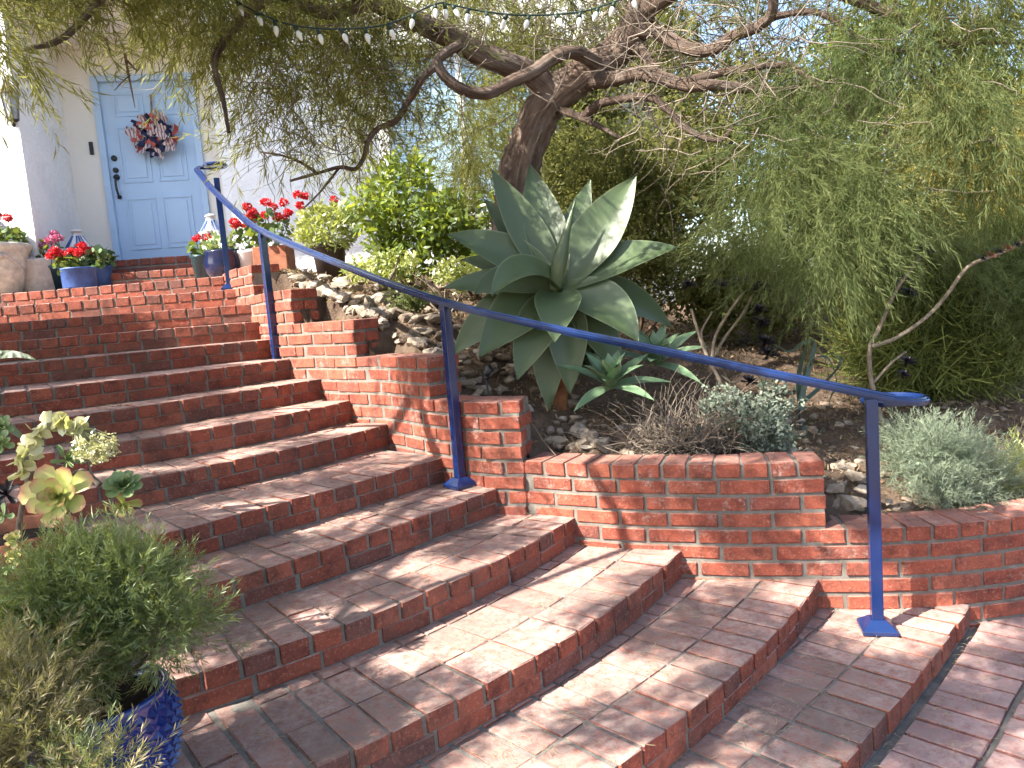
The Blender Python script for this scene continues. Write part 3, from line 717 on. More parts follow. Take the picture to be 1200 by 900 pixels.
# wreath of ribbon loops
cw = at(171, 152, 9.0); cw = hp((cw - DOOR).dot(HU), .07, cw.z)
wr = tag(empty('wreath', cw), 'red white and navy ribbon wreath hanging on the blue door', 'wreath')
rw = random.Random(3); RW = .25
Vt, Ft, _ = tube_vf([(RW * .62 * math.cos(a) * HU.x, RW * .62 * math.cos(a) * HU.y, RW * .62 * math.sin(a)) for a in np.linspace(0, 2 * math.pi, 25)], [.05] * 25, 6, False); mesh_obj('frame', Vt, Ft, 'navy_ribbon', wr, True)
for i in range(96):
    a = rw.uniform(0, 6.283); q = rw.uniform(.16, .95) * RW
    c = HU * (q * math.cos(a)) + Vector((0, 0, q * math.sin(a))) + HN * rw.uniform(.03, .085)
    d = (HU * math.cos(a + rw.uniform(-1, 1)) + Vector((0, 0, math.sin(a + rw.uniform(-1, 1)))) + HN * rw.uniform(-.1, .6)).normalized()
    s = d.cross(HN + HU * rw.uniform(-.5, .5)).normalized(); L = rw.uniform(.10, .15); wd = rw.uniform(.02, .036); nn = d.cross(s)
    V = []; 
    for t_, w_, hgt in ((0, .25, 0), (.3, .8, .022), (.65, 1, .028), (1, .75, .0)):
        for sg in (-1, 1): V.append(c + d * (L * t_ - L * .4) + s * (wd * w_ * sg) + nn * (hgt + .006 * sg))
    mesh_obj('ribbon', V, [(0, 1, 3, 2), (2, 3, 5, 4), (4, 5, 7, 6)], ['red_ribbon', 'navy_ribbon', 'striped_ribbon', 'striped_ribbon', 'striped_ribbon'][rw.randrange(5)], wr, True)
V = [c for s in (-1, 1) for c in (HU * (.012 * s) + Vector((0, 0, .22)), HU * (.012 * s) + Vector((0, 0, .50)) - HN * .055)]
mesh_obj('hanger', V, [(0, 1, 3, 2)], 'twig_grey', wr)

# ------------------------------------------------------------------ pots and lanterns by the door
def potted(name, label, cat, loc): return tag(empty(name, loc), label, cat)
def soil_disc(t, r, z): lathe('potting_soil', [(0, z), (r, z - .01)], 'potting_soil', t, (0, 0, 0), 20)
leaf_round = [oval_leaves(1, .001, .07, .065) for _ in range(4)]
petal = [oval_leaves(9, .012, .018, .016) for _ in range(3)]
def geranium(t, z, r, h, nl, heads, seed, lean=(0, 0), pink=0):
    g_ = np.random.default_rng(seed)
    P, X = ball(nl, (lean[0], lean[1], z + h * .42), (r, r, h * .5), g_, .3)
    D = X * .8 + np.array([0, -.2, .5])
    scatter('foliage', leaf_round, P, D, g_.uniform(.7, 1.2, nl), 'geranium_leaf', t, rng=g_)
    for i in range(heads):
        a = g_.uniform(0, 6.283); q = r * math.sqrt(g_.uniform(.1, 1.1)); c = np.array([lean[0] + q * math.cos(a), lean[1] + q * math.sin(a) - .03, z + h * g_.uniform(.75, 1.25)])
        n_ = 26; P, X = ball(n_, c, (.047, .047, .036), g_, .5); mt = 'pink_petal' if i < pink else 'red_petal'
        scatter('flower', petal, P, X, 1.0, mt, t, rng=g_)
        st = smooth_path([(lean[0] + (c[0] - lean[0]) * .3, lean[1] + (c[1] - lean[1]) * .3, z), (c[0], c[1], c[2] - .1), c], 5); tube('stalk', st, [.004] * len(st), 'geranium_leaf', t, 5)
ZL = ZK[15] + .003
# cream urn with a moulded rope swag
p = at(-6, 335, 7.82); lc = (p.x, p.y, ZL)
t = potted('potted_geranium', 'large cream pot with moulded rope swag holding red geraniums', 'potted plant', lc)
pr = [(.0, .0), (.24, .0), (.25, .03), (.30, .16), (.335, .32), (.345, .42), (.375, .46), (.385, .50), (.375, .515), (.34, .50), (.33, .45)]
lathe('pot', pr, 'cream_pot', t, (0, 0, 0), 48); soil_disc(t, .34, .46)
for b in range(4):
    cv = []
    for i in range(22):
        a = math.pi * 2 / 4 * (b + i / 21) + .9; zz = .40 - .14 * math.sin(math.pi * i / 21); rr = .352 - .05 * math.sin(math.pi * i / 21) * .8
        cv.append((rr * math.cos(a), rr * math.sin(a), zz))
    V, F, UV = tube_vf(cv, [.016 + .004 * (i % 2) for i in range(22)], 8); mesh_obj('rope_swag', V, F, 'pale_pot', t, True)
geranium(t, .46, .33, .26, 330, 11, 21)
p = at(50, 332, 8.05); t = potted('urn', 'pale rough clay pot half hidden behind the cream pot', 'pot', (p.x, p.y, ZL))
lathe('pot', [(0, 0), (.17, 0), (.19, .03), (.185, .30), (.20, .34), (.19, .36), (.17, .34)], 'pale_pot', t, (0, 0, 0), 32); soil_disc(t, .17, .32)
p = at(93, 327, 7.72); t = potted('potted_geranium', 'short blue drum pot of red geraniums on the landing', 'potted plant', (p.x, p.y, ZL))
lathe('pot', [(0, 0), (.152, 0), (.158, .02), (.16, .19), (.167, .195), (.167, .21), (.152, .21), (.15, .18)], 'dull_blue', t, (0, 0, 0), 36); soil_disc(t, .15, .19)
geranium(t, .19, .14, .17, 90, 7, 22, (-.06, 0))
p = at(68, 322, 8.1); t = potted('potted_plant', 'dark teal pot with a leggy pink geranium behind the drum pot', 'potted plant', (p.x, p.y, ZL))
lathe('pot', [(0, 0), (.13, 0), (.15, .25), (.16, .26), (.16, .28), (.14, .27)], 'teal_dark', t, (0, 0, 0), 32); soil_disc(t, .14, .25)
geranium(t, .27, .12, .3, 24, 4, 23, (-.05, 0), 4)
p = at(115, 316, 8.38); t = potted('potted_geranium', 'small blue pot with leafy red geranium beside the door', 'potted plant', (p.x, p.y, ZK[15] + .003))
lathe('pot', [(0, 0), (.11, 0), (.14, .24), (.15, .25), (.15, .27), (.13, .26)], 'dull_blue', t, (0, 0, 0), 32); soil_disc(t, .13, .24)
geranium(t, .24, .19, .25, 170, 4, 24)
# right of the door
p = at(264, 318, 8.0); t = potted('potted_plant', 'round navy glazed pot with a pale green succulent behind the top post', 'potted plant', (p.x, p.y, ZL))
lathe('pot', [(0, 0), (.14, 0), (.19, .08), (.205, .17), (.185, .26), (.195, .28), (.19, .295), (.17, .28)], 'navy_glaze', t, (0, 0, 0), 36); soil_disc(t, .17, .265)
g_ = np.random.default_rng(5); P, X = ball(70, (-.02, 0, .34), (.14, .14, .10), g_); scatter('foliage', [oval_leaves(3, .02, .10, .03)], P, X + np.array([0, 0, .6]), 1, 'succulent_green', t, rng=g_)
p = at(240, 316, 8.3); t = potted('potted_geranium', 'slim teal pot with red geranium at the right door jamb', 'potted plant', (p.x, p.y, ZL))
lathe('pot', [(0, 0), (.10, 0), (.13, .26), (.14, .27), (.14, .29), (.12, .28)], 'teal_dark', t, (0, 0, 0), 28); soil_disc(t, .12, .26); geranium(t, .27, .13, .18, 70, 3, 25)
p = at(296, 318, 8.05); t = potted('potted_geranium', 'white and blue pot of tall red geraniums behind the wall top', 'potted plant', (p.x, p.y, ZL))
lathe('pot', [(0, 0), (.12, 0), (.155, .24), (.165, .25), (.165, .28), (.145, .27)], 'white_metal', t, (0, 0, 0), 32); soil_disc(t, .145, .25); geranium(t, .28, .2, .33, 150, 9, 26)
p = at(322, 306, 7.7); z_ = bed_z(p.x, p.y); t = potted('potted_geranium', 'square terracotta pot of red geraniums at the end of the stepped wall', 'potted plant', (p.x, p.y, 2.33))
V, F = box_vf(-.17, .17, -.15, .15, 0, .26); o = mesh_obj('pot', V, F, 'terracotta', t); md = o.modifiers.new('b', 'BEVEL'); md.width = .01; md.segments = 2
geranium(t, .26, .2, .36, 160, 8, 27)
p = at(388, 318, 7.3); t = potted('potted_shrub', 'tall brown plastic pot with a loose yellow-green shrub on the bed', 'potted plant', (p.x, p.y, 2.16))
lathe('pot', [(0, 0), (.12, 0), (.155, .33), (.165, .34), (.165, .37), (.15, .36)], 'plastic_pot', t, (0, 0, 0), 28); soil_disc(t, .15, .33)
g_ = np.random.default_rng(6); P, X = ball(260, (0, 0, .52), (.30, .28, .24), g_, .2); scatter('foliage', [oval_leaves(6, .04, .06, .022) for _ in range(3)], P, X + np.array([0, 0, .4]), 1, 'lime_leaf', t, rng=g_)
for i in range(4):
    c = (g_.uniform(-.25, .2), g_.uniform(-.2, .1), g_.uniform(.6, .85)); P, X = ball(22, c, (.04, .04, .03), g_, .5); scatter('flower', petal, P, X, 1, 'red_petal', t, rng=g_)
def lantern(label, p):
    t = tag(empty('lantern', p), label, 'lantern')
    def bx(nm, *a, mt='white_metal'): V, F = box_vf(*a); return mesh_obj(nm, V, F, mt, t)
    s = .095
    bx('base', -s - .012, s + .012, -s - .012, s + .012, 0, .03); bx('cornice', -s - .015, s + .015, -s - .015, s + .015, .38, .40)
    for x in (-1, 1):
        for y in (-1, 1): bx('corner_post', x * s - .012, x * s + .012, y * s - .012, y * s + .012, .03, .38)
    for x in (-1, 1): bx('glass', x * (s - .002) - .002, x * (s - .002) + .002, -s + .013, s - .013, .04, .37, mt='lantern_glass'); bx('glass', -s + .013, s - .013, x * (s - .002) - .002, x * (s - .002) + .002, .04, .37, mt='lantern_glass')
    for i in range(-3, 4):
        for sg in (-1, 1):
            V, F, _ = tube_vf([(i * .03 * .99, -s - .003, .10 + (.0 if sg > 0 else .18)), ((i + sg * 0) * .03 + sg * .02, -s - .003, .10 + (.18 if sg > 0 else 0))], [.004, .004], 4); mesh_obj('lattice', V, F, 'white_metal', t)
    lathe('roof', [(.148, .40), (.06, .52), (.055, .53), (.055, .575), (.07, .58), (.04, .60), (0, .602)], 'white_metal', t, (0, 0, 0), 4)
    for j in range(4):
        a = rad(90) * j + rad(45)
        for q in (-.03, 0, .03):
            V, F, _ = tube_vf([(.115 * math.cos(a) - q * math.sin(a) * 1.6, .115 * math.sin(a) + q * math.cos(a) * 1.6, .405), (.045 * math.cos(a) - q * .6 * math.sin(a), .045 * math.sin(a) + q * .6 * math.cos(a), .53)], [.007, .007], 4); mesh_obj('rib', V, F, 'dull_blue', t)
p = at(94, 304, 8.5); lantern('white lattice lantern left of the front door', (p.x, p.y, ZK[15] + .10))
p = at(252, 300, 8.75); lantern('white lattice lantern right of the front door', (p.x, p.y, ZK[16] + .002))

# ------------------------------------------------------------------ the big tree over the steps
tree = tag(empty('spreading_tree', at(597, 345, 5.85)), 'spreading tree with fibrous brown trunk and narrow leaves arching over the steps', 'tree')
def apath(l): return [at(*q) for q in l]
def limb(name, l, r0, r1, sides=10, par=tree, material='bark', lump=.18, n=7, pw=1.0):
    P = smooth_path([tuple(p) for p in apath(l)], n); rr = [r0 + (r1 - r0) * (i / (len(P) - 1)) ** pw for i in range(len(P))]
    V, F, UV = tube_vf(P, rr, sides, True, R0, lump); o = mesh_obj(name, V, F, material, None, True, UV); return adopt(o, par)
limb('trunk', [(592, 372, 5.85), (596, 320, 5.85), (601, 262, 5.84), (607, 210, 5.82), (622, 160, 5.78), (641, 122, 5.72), (668, 98, 5.66), (700, 76, 5.6), (728, 55, 5.55), (748, 22, 5.45), (758, -25, 5.35), (762, -90, 5.2)], .19, .09, 18, lump=.22, n=9, pw=.8)
B = 'branch'
limb(B, [(652, 120, 5.7), (630, 92, 5.62), (596, 76, 5.52), (560, 62, 5.42), (525, 42, 5.3), (486, 24, 5.15), (440, 2, 5.0), (370, -40, 4.7), (280, -95, 4.3)], .10, .045, 12)
limb(B, [(705, 78, 5.55), (676, 62, 5.35), (652, 66, 5.25), (625, 84, 5.15), (600, 95, 5.1), (572, 109, 5.05), (545, 106, 5.0), (524, 92, 4.97), (512, 74, 4.95), (522, 62, 4.95), (540, 52, 4.98)], .05, .03, 8)
limb(B, [(512, 76, 4.95), (495, 92, 4.95), (478, 120, 5.0), (463, 142, 5.05), (444, 150, 5.1), (432, 164, 5.1), (426, 185, 5.12), (416, 198, 5.15), (398, 196, 5.2), (372, 203, 5.25), (340, 212, 5.3)], .026, .010, 6)
limb(B, [(372, 203, 5.2), (352, 190, 5.2), (330, 182, 5.2), (305, 178, 5.25)], .012, .006, 5)
limb(B, [(398, 196, 5.2), (375, 225, 5.25), (355, 245, 5.3)], .010, .005, 5)
limb(B, [(688, 96, 5.6), (720, 92, 5.45), (750, 86, 5.3), (776, 92, 5.2), (805, 100, 5.1), (840, 100, 5.0), (880, 104, 4.95), (920, 104, 4.9), (962, 99, 4.85)], .06, .022, 8, material='bark')
limb(B, [(742, 50, 5.5), (758, 68, 5.35), (772, 88, 5.25), (790, 98, 5.15), (818, 92, 5.05), (850, 84, 5.0), (890, 78, 4.9), (930, 76, 4.8)], .045, .018, 8)
limb(B, [(655, 128, 5.65), (682, 138, 5.5), (706, 150, 5.4), (728, 162, 5.3)], .035, .012, 6)
limb(B, [(684, 136, 5.5), (702, 122, 5.4), (730, 116, 5.3), (762, 114, 5.2), (782, 128, 5.15), (800, 147, 5.1), (822, 160, 5.05), (845, 164, 5.0), (858, 150, 5.0)], .034, .014, 7)
limb(B, [(745, 35, 5.45), (770, 38, 5.3), (805, 56, 5.1), (835, 58, 5.0), (860, 42, 4.9), (890, 30, 4.8), (905, 14, 4.7), (905, -15, 4.6)], .05, .028, 8)
limb(B, [(748, 20, 5.45), (790, -10, 5.2), (860, -30, 4.9), (950, -20, 4.7), (1050, 20, 4.6), (1130, 60, 4.6)], .07, .02, 8)
limb(B, [(900, 20, 4.8), (960, 15, 4.7), (1010, 48, 4.65), (1060, 60, 4.6), (1130, 52, 4.55), (1200, 50, 4.5)], .022, .008, 6)
limb(B, [(930, 78, 4.8), (985, 120, 4.7), (1030, 150, 4.6), (1080, 190, 4.5), (1150, 165, 4.4)], .02, .007, 6)
limb(B, [(440, 2, 5.0), (380, 15, 4.8), (330, -6, 4.6), (296, 10, 4.5), (272, 35, 4.45), (254, 62, 4.4), (252, 82, 4.4), (262, 120, 4.4), (268, 156, 4.4)], .045, .010, 7)
limb(B, [(280, -95, 4.3), (180, -110, 3.8), (60, -120, 3.2), (-120, -150, 2.6)], .06, .03, 8)
limb(B, [(280, -95, 4.3), (160, -40, 3.9), (80, 40, 3.6), (30, 58, 3.4)], .035, .008, 6)
# limbs that reach over the foot of the steps, out of the picture
def wlimb(pts, r0, r1): P = smooth_path(pts, 7); V, F, UV = tube_vf(P, np.linspace(r0, r1, len(P)), 8, True, R0, .15); adopt(mesh_obj(B, V, F, 'bark', None, True, UV), tree)
e_ = at(280, -95, 4.3); f_ = at(-120, -150, 2.6)
wlimb([tuple(e_), (-2.6, 3.6, 3.7), (-3.2, 2.6, 3.8), (-3.6, 1.4, 3.9), (-3.8, .2, 4.0)], .06, .02)
wlimb([tuple(f_), (-2.8, 1.8, 3.2), (-3.6, .9, 3.4), (-4.4, .2, 3.5)], .03, .012)
wlimb([(-2.6, 3.6, 3.7), (-3.6, 3.9, 3.7), (-4.6, 4.2, 3.8)], .04, .012)
# fine bare twigs in the shade of the crown
VV, FF = [], []; rt = random.Random(5)
def twig(p, d, L, r):
    P = [np.array(p)]; d = np.array(d); d /= np.linalg.norm(d)
    for i in range(5):
        d = d + np.array([rt.gauss(0, .35), rt.gauss(0, .35), rt.gauss(0, .3)]); d /= np.linalg.norm(d); P.append(P[-1] + d * L / 5)
    V, F, _ = tube_vf(P, [r, r * .9, r * .75, r * .6, r * .45, r * .3], 3, False); k = len(VV); VV.extend(V); FF.extend([tuple(i + k for i in f) for f in F])
for i in range(900):
    x = rt.choice([rt.uniform(280, 960), rt.gauss(640, 190)]); y = rt.gauss(30, 50); Y = rt.uniform(5.0, 6.6)
    if y > 150: continue
    twig(at(x, y, Y), (rt.gauss(0, 1), rt.gauss(0, .6), rt.gauss(-.05, .6)), rt.uniform(.25, .75), rt.uniform(.0025, .006))
for i in range(150):
    x = rt.uniform(300, 440); y = rt.uniform(0, 190); twig(at(x, y, rt.uniform(4.4, 5.6)), (rt.gauss(0, 1), rt.gauss(0, .6), rt.gauss(-.3, .6)), rt.uniform(.2, .6), rt.uniform(.002, .005))
for i in range(420):
    x = rt.uniform(740, 1180); y = rt.gauss(90, 60); twig(at(x, y, rt.uniform(4.2, 5.6)), (rt.gauss(0, 1), rt.gauss(0, .6), rt.gauss(-.2, .6)), rt.uniform(.2, .7), rt.uniform(.002, .006))
V = np.array(VV); F = np.array(FF); o = quads_obj('twigs', V, F, 'twig_grey'); adopt(o, tree); tag(o, kind='stuff')

willow = [spray(19, .33, .090, .0066, 48, .5) for _ in range(7)]
fine = [spray(26, .38, .070, .0044, 42, .4) for _ in range(6)]
def mass(name, parent, temps, material, blobs, size=(.8, 1.25), droop=-.55, seed=1, spread=.6, crr=(.10, .24)):
    """leaf sprays filling clumps; each blob = centre (pixel x, pixel y, depth), radii in metres, clumps, sprays per clump"""
    g_ = np.random.default_rng(seed); PP, DD, TT = [], [], []
    for (cx, cy, Y), rr, nc, ns in blobs:
        c = np.array(at(cx, cy, Y)) if not isinstance(cx, tuple) else np.array(cx)
        cc, _ = ball(nc, c, rr, g_)
        for q in cc:
            cr = g_.uniform(*crr); P, X = ball(ns, q, (cr * 1.3, cr * 1.1, cr), g_)
            d = X * spread + g_.normal(0, .25, 3) + np.array([0, 0, droop]); PP.append(P); DD.append(d); TT.append(np.clip(g_.normal(g_.uniform(.15, .85), .14, ns), 0, 1))
    P = np.concatenate(PP); D = np.concatenate(DD)
    o = scatter(name, temps, P, D, g_.uniform(*size, len(P)), material, None, np.concatenate(TT), rng=g_)
    return adopt(o, parent) if parent else o
mass('crown', tree, willow, 'tree_leaf', [
    ((60, -110, 3.7), (.9, .5, .18), 30, 14), ((-60, -10, 3.3), (.14, .3, .16), 7, 12), ((180, -90, 4.2), (.75, .5, .18), 30, 14), ((100, -50, 4.0), (.5, .4, .10), 9, 10), ((15, 20, 3.4), (.12, .2, .08), 3, 9),
    ((330, -60, 4.7), (.75, .5, .26), 28, 13), ((285, 10, 4.8), (.42, .4, .24), 17, 11), ((370, 40, 5.0), (.45, .4, .32), 20, 11), ((240, -20, 4.5), (.3, .3, .18), 11, 11), ((330, 95, 5.0), (.32, .3, .2), 9, 8), ((300, 150, 5.1), (.3, .3, .12), 4, 6), ((390, 120, 5.1), (.2, .3, .3), 6, 8), ((215, 30, 4.6), (.14, .2, .12), 4, 9),
    ((460, 0, 5.2), (.45, .4, .25), 13, 10), ((400, -10, 5.3), (.5, .4, .3), 16, 11), ((420, 80, 5.5), (.3, .3, .3), 10, 9), ((520, -25, 5.6), (.8, .4, .2), 16, 9), ((690, -15, 5.9), (.7, .4, .25), 20, 10), ((600, 0, 6.4), (.8, .4, .3), 18, 10), ((800, 10, 6.2), (.6, .4, .3), 14, 10), ((470, 100, 5.7), (.35, .3, .3), 12, 8), ((560, 135, 6.3), (.4, .3, .4), 16, 9), ((620, 40, 6.3), (.5, .3, .3), 12, 9), ((560, -110, 5.2), (.9, .5, .22), 14, 9), ((700, -120, 5.0), (.9, .5, .22), 12, 9),
    ((1000, -70, 4.9), (.7, .6, .42), 26, 12), ((1140, -60, 4.7), (.6, .6, .45), 32, 13), ((1215, 40, 4.6), (.35, .5, .35), 18, 13), ((900, -170, 4.8), (1.0, .6, .3), 14, 11), ((820, -40, 5.6), (.5, .4, .3), 9, 9)], seed=2)
mass('crown', tree, fine, 'fine_leaf', [
    ((970, 95, 4.9), (.45, .40, .22), 22, 14), ((1060, 50, 4.7), (.5, .45, .28), 28, 14), ((930, 180, 4.7), (.34, .35, .24), 26, 15), ((985, 225, 4.55), (.26, .3, .24), 26, 15), ((960, 285, 4.45), (.22, .26, .18), 20, 15), ((890, 260, 4.7), (.18, .26, .16), 12, 14), ((1110, 120, 4.45), (.45, .4, .20), 24, 14),
    ((1035, 250, 4.5), (.14, .2, .16), 10, 13), ((1185, 150, 4.35), (.3, .3, .18), 14, 13), ((1120, 210, 4.6), (.25, .3, .10), 9, 12), ((1120, 300, 5.3), (.35, .3, .2), 16, 12), ((1200, 330, 5.2), (.25, .3, .25), 12, 12)], size=(.75, 1.15), droop=-.75, seed=3)
# the part of the crown that shades the steps, left of and above the picture: dense clumps with open gaps between
small_willow = [spray(15, .18, .075, .0092, 60, .5) for _ in range(6)]
def clump_ring(seed, n, box, rr=(.08, .21), ns=320):
    g_ = np.random.default_rng(seed); PP, DD, TT = [], [], []; i = 0
    while i < n:
        c = np.array([g_.uniform(*box[0]), g_.uniform(*box[1]), g_.uniform(*box[2])]); r = g_.uniform(*rr)
        if c[1] > .3 and abs(c[0]) < .80 * c[1] + .3 and c[2] < 2.05 + .55 * c[1] + r: continue    # branches end above the view
        k = int(ns * (r / .3) ** 2); P, X = ball(k, c, (r * 1.7, r * 1.0, r * .45), g_); PP.append(P); DD.append(X * .4 + g_.normal(0, .5, 3) + np.array([0, 0, -.1])); TT.append(g_.uniform(0, 1, k)); i += 1
    P = np.concatenate(PP); adopt(scatter('crown', small_willow, P, np.concatenate(DD), g_.uniform(.75, 1.1, len(P)), 'tree_leaf', None, np.concatenate(TT), rng=g_), tree)
clump_ring(4, 98, ((-4.4, .2), (-.8, 2.7), (2.5, 3.4)))
clump_ring(10, 66, ((-5.5, -3.7), (4.5, 5.75), (3.2, 3.7)))
clump_ring(6, 84, ((-5.7, -2.6), (2.5, 5.4), (2.7, 3.7)))
clump_ring(9, 50, ((-2.2, .9), (.5, 2.9), (3.2, 4.0)))
clump_ring(8, 36, ((-2.9, -.4), (3.0, 4.9), (3.85, 4.4)))

# ------------------------------------------------------------------ shrubs behind
oval = [oval_leaves(9, .09, .075, .035) for _ in range(6)]
small_oval = [oval_leaves(9, .085, .052, .021) for _ in range(6)]
def shrub(name, label, cat, base, temps, material, blobs, stems=5, seed=1, size=(.8, 1.2), droop=.1, top=None, sr=.018, group=None, smat='twig_brown'):
    b = at(*base); b.z = bed_z(b.x, b.y) if b.x < 8 else b.z
    t = tag(empty(name, b), label, cat, group); mass('foliage', t, temps, material, blobs, size, droop, seed, .8)
    rs = random.Random(seed)
    for i in range(stems):
        (cx, cy, Y), rr, nc, ns = blobs[i % len(blobs)]; e = at(cx + rs.uniform(-20, 20), cy, Y)
        m_ = (b + e) / 2 + Vector((rs.uniform(-.15, .15), rs.uniform(-.1, .1), 0)); P = smooth_path([tuple(b - Vector((0, 0, .05))), tuple(m_), tuple(e)], 6)
        adopt(tube('stem', P, np.linspace(sr, sr * .35, len(P)), smat, None, 6), t)
    return t
shrub('leafy_shrub', 'bright green broad-leaved shrub in front of the blue window', 'shrub', (480, 325, 6.9), oval, 'bright_leaf', [((465, 235, 6.9), (.30, .35, .40), 16, 9), ((515, 270, 6.9), (.36, .35, .33), 19, 9), ((445, 300, 6.8), (.2, .3, .18), 6, 9), ((560, 300, 7.0), (.3, .3, .2), 7, 9)], 6, 31)
shrub('willow_shrub', 'yellow-green drooping shrub between the window and the trunk', 'shrub', (560, 330, 7.5), willow, 'tree_leaf', [((560, 170, 7.4), (.45, .4, .55), 34, 12), ((530, 240, 7.4), (.35, .4, .4), 20, 12), ((420, 150, 7.4), (.22, .3, .6), 12, 10), ((590, 260, 7.5), (.3, .3, .4), 18, 12)], 5, 32, droop=-.5)
shrub('fine_leaved_shrub', 'olive fine-leaved shrub right behind the agave', 'shrub', (745, 345, 7.2), small_oval, 'hedge_leaf', [((700, 210, 7.2), (.5, .5, .5), 46, 13), ((790, 220, 7.2), (.6, .5, .6), 60, 13), ((740, 290, 7.0), (.5, .4, .4), 40, 13), ((830, 330, 6.8), (.5, .4, .4), 40, 13)], 7, 33)
shrub('tall_shrub', 'tall dense green shrub filling the back of the bed', 'shrub', (900, 360, 8.0), small_oval, 'hedge_leaf', [((860, 160, 8.0), (.9, .6, .9), 100, 14), ((980, 240, 7.8), (.9, .6, .8), 90, 14), ((1080, 300, 7.4), (.8, .6, .6), 70, 14), ((880, 340, 7.2), (.5, .5, .4), 36, 13)], 8, 34, (1, 1.5))
shrub('background_shrub', 'olive shrub far behind the trunk under the crown', 'shrub', (660, 300, 9.6), small_oval, 'hedge_leaf', [((640, 130, 9.6), (.8, .6, 1.0), 70, 14), ((740, 110, 9.8), (1.0, .6, 1.0), 90, 14), ((690, 230, 9.4), (1.1, .6, .7), 70, 14)], 6, 35, (1.1, 1.7))
shrub('background_shrub', 'wide pale green shrub at the far right behind the rod plant', 'shrub', (1150, 330, 10.0), small_oval, 'bright_leaf', [((1050, 120, 10), (1.4, .8, 1.2), 110, 14), ((1200, 200, 9.6), (1.2, .8, 1.4), 120, 14), ((1230, 360, 8.5), (.9, .7, .8), 70, 14)], 6, 36, (1.2, 1.9))
# pencil-stemmed shrub: bundles of thin green rods
rods = []
for k in range(6):
    V, F = [], []; g_ = np.random.default_rng(k + 50)
    for i in range(15):
        b = g_.normal(0, .06, 3); d = np.array([1, 0, 0]) + g_.normal(0, .7, 3); d /= np.linalg.norm(d)
        for s_i in range(2):
            L = g_.uniform(.10, .2); s = np.cross(d, g_.normal(0, 1, 3)); s /= np.linalg.norm(s); e = b + d * L; kk = len(V); wd = .0033
            V.extend([b - s * wd, b + s * wd, e + s * wd * .8, e - s * wd * .8]); F.append((kk, kk + 1, kk + 2, kk + 3)); b = e; d = d + g_.normal(0, .3, 3); d /= np.linalg.norm(d)
    rods.append((np.array(V), np.array(F)))
shrub('pencil_bush', 'green pencil-stemmed bush of thin rods behind the rail scroll', 'shrub', (1100, 450, 5.9), rods, 'rod_leaf', [((1085, 350, 5.8), (.42, .4, .38), 28, 11), ((1140, 400, 5.7), (.40, .35, .32), 27, 11), ((1185, 330, 5.9), (.4, .4, .42), 27, 11), ((1060, 420, 5.6), (.22, .3, .18), 11, 11)], 6, 37, droop=.35, smat='rod_leaf')
shrub('pencil_bush', 'golden-tipped pencil bush at the right edge below the crown', 'shrub', (1190, 380, 6.6), rods, 'gold_rod', [((1165, 200, 6.6), (.45, .35, .4), 32, 11), ((1195, 290, 6.5), (.28, .3, .3), 16, 11), ((1130, 150, 6.7), (.3, .3, .25), 12, 11)], 4, 38, droop=.5, smat='rod_leaf')

# ------------------------------------------------------------------ string of festoon bulbs in the branches
sl = tag(empty('string_lights', at(420, 20, 4.2)), 'green wire string of unlit white pointed bulbs hung through the upper branches', 'string lights')
P = smooth_path([tuple(at(*q)) for q in ((255, -12, 4.3), (300, 14, 4.25), (345, 30, 4.2), (400, 34, 4.2), (455, 28, 4.2), (510, 5, 4.25), (530, 6, 4.3), (570, 14, 4.3), (620, 18, 4.3), (680, 14, 4.35), (720, 2, 4.4), (760, -14, 4.4))], 10)
adopt(tube('cord', P, [.005] * len(P), 'cord_green', None, 5), sl)
for i in range(5, len(P) - 3, 5):
    a = P[i]; d = Vector((R0.uniform(-.5, .5), R0.uniform(-.3, .3), -1)).normalized(); a = Vector(a)
    V, F, _ = tube_vf([a + d * .002, a + d * .03], [.011, .011], 7); s_o = adopt(mesh_obj('socket', V, F, 'cord_green', None, True), sl)
    V, F, _ = tube_vf([a + d * .028, a + d * .04, a + d * .055, a + d * .075, a + d * .085], [.008, .014, .015, .008, .001], 8); o = mesh_obj('bulb', V, F, 'bulb_white', None, True); adopt(o, sl)

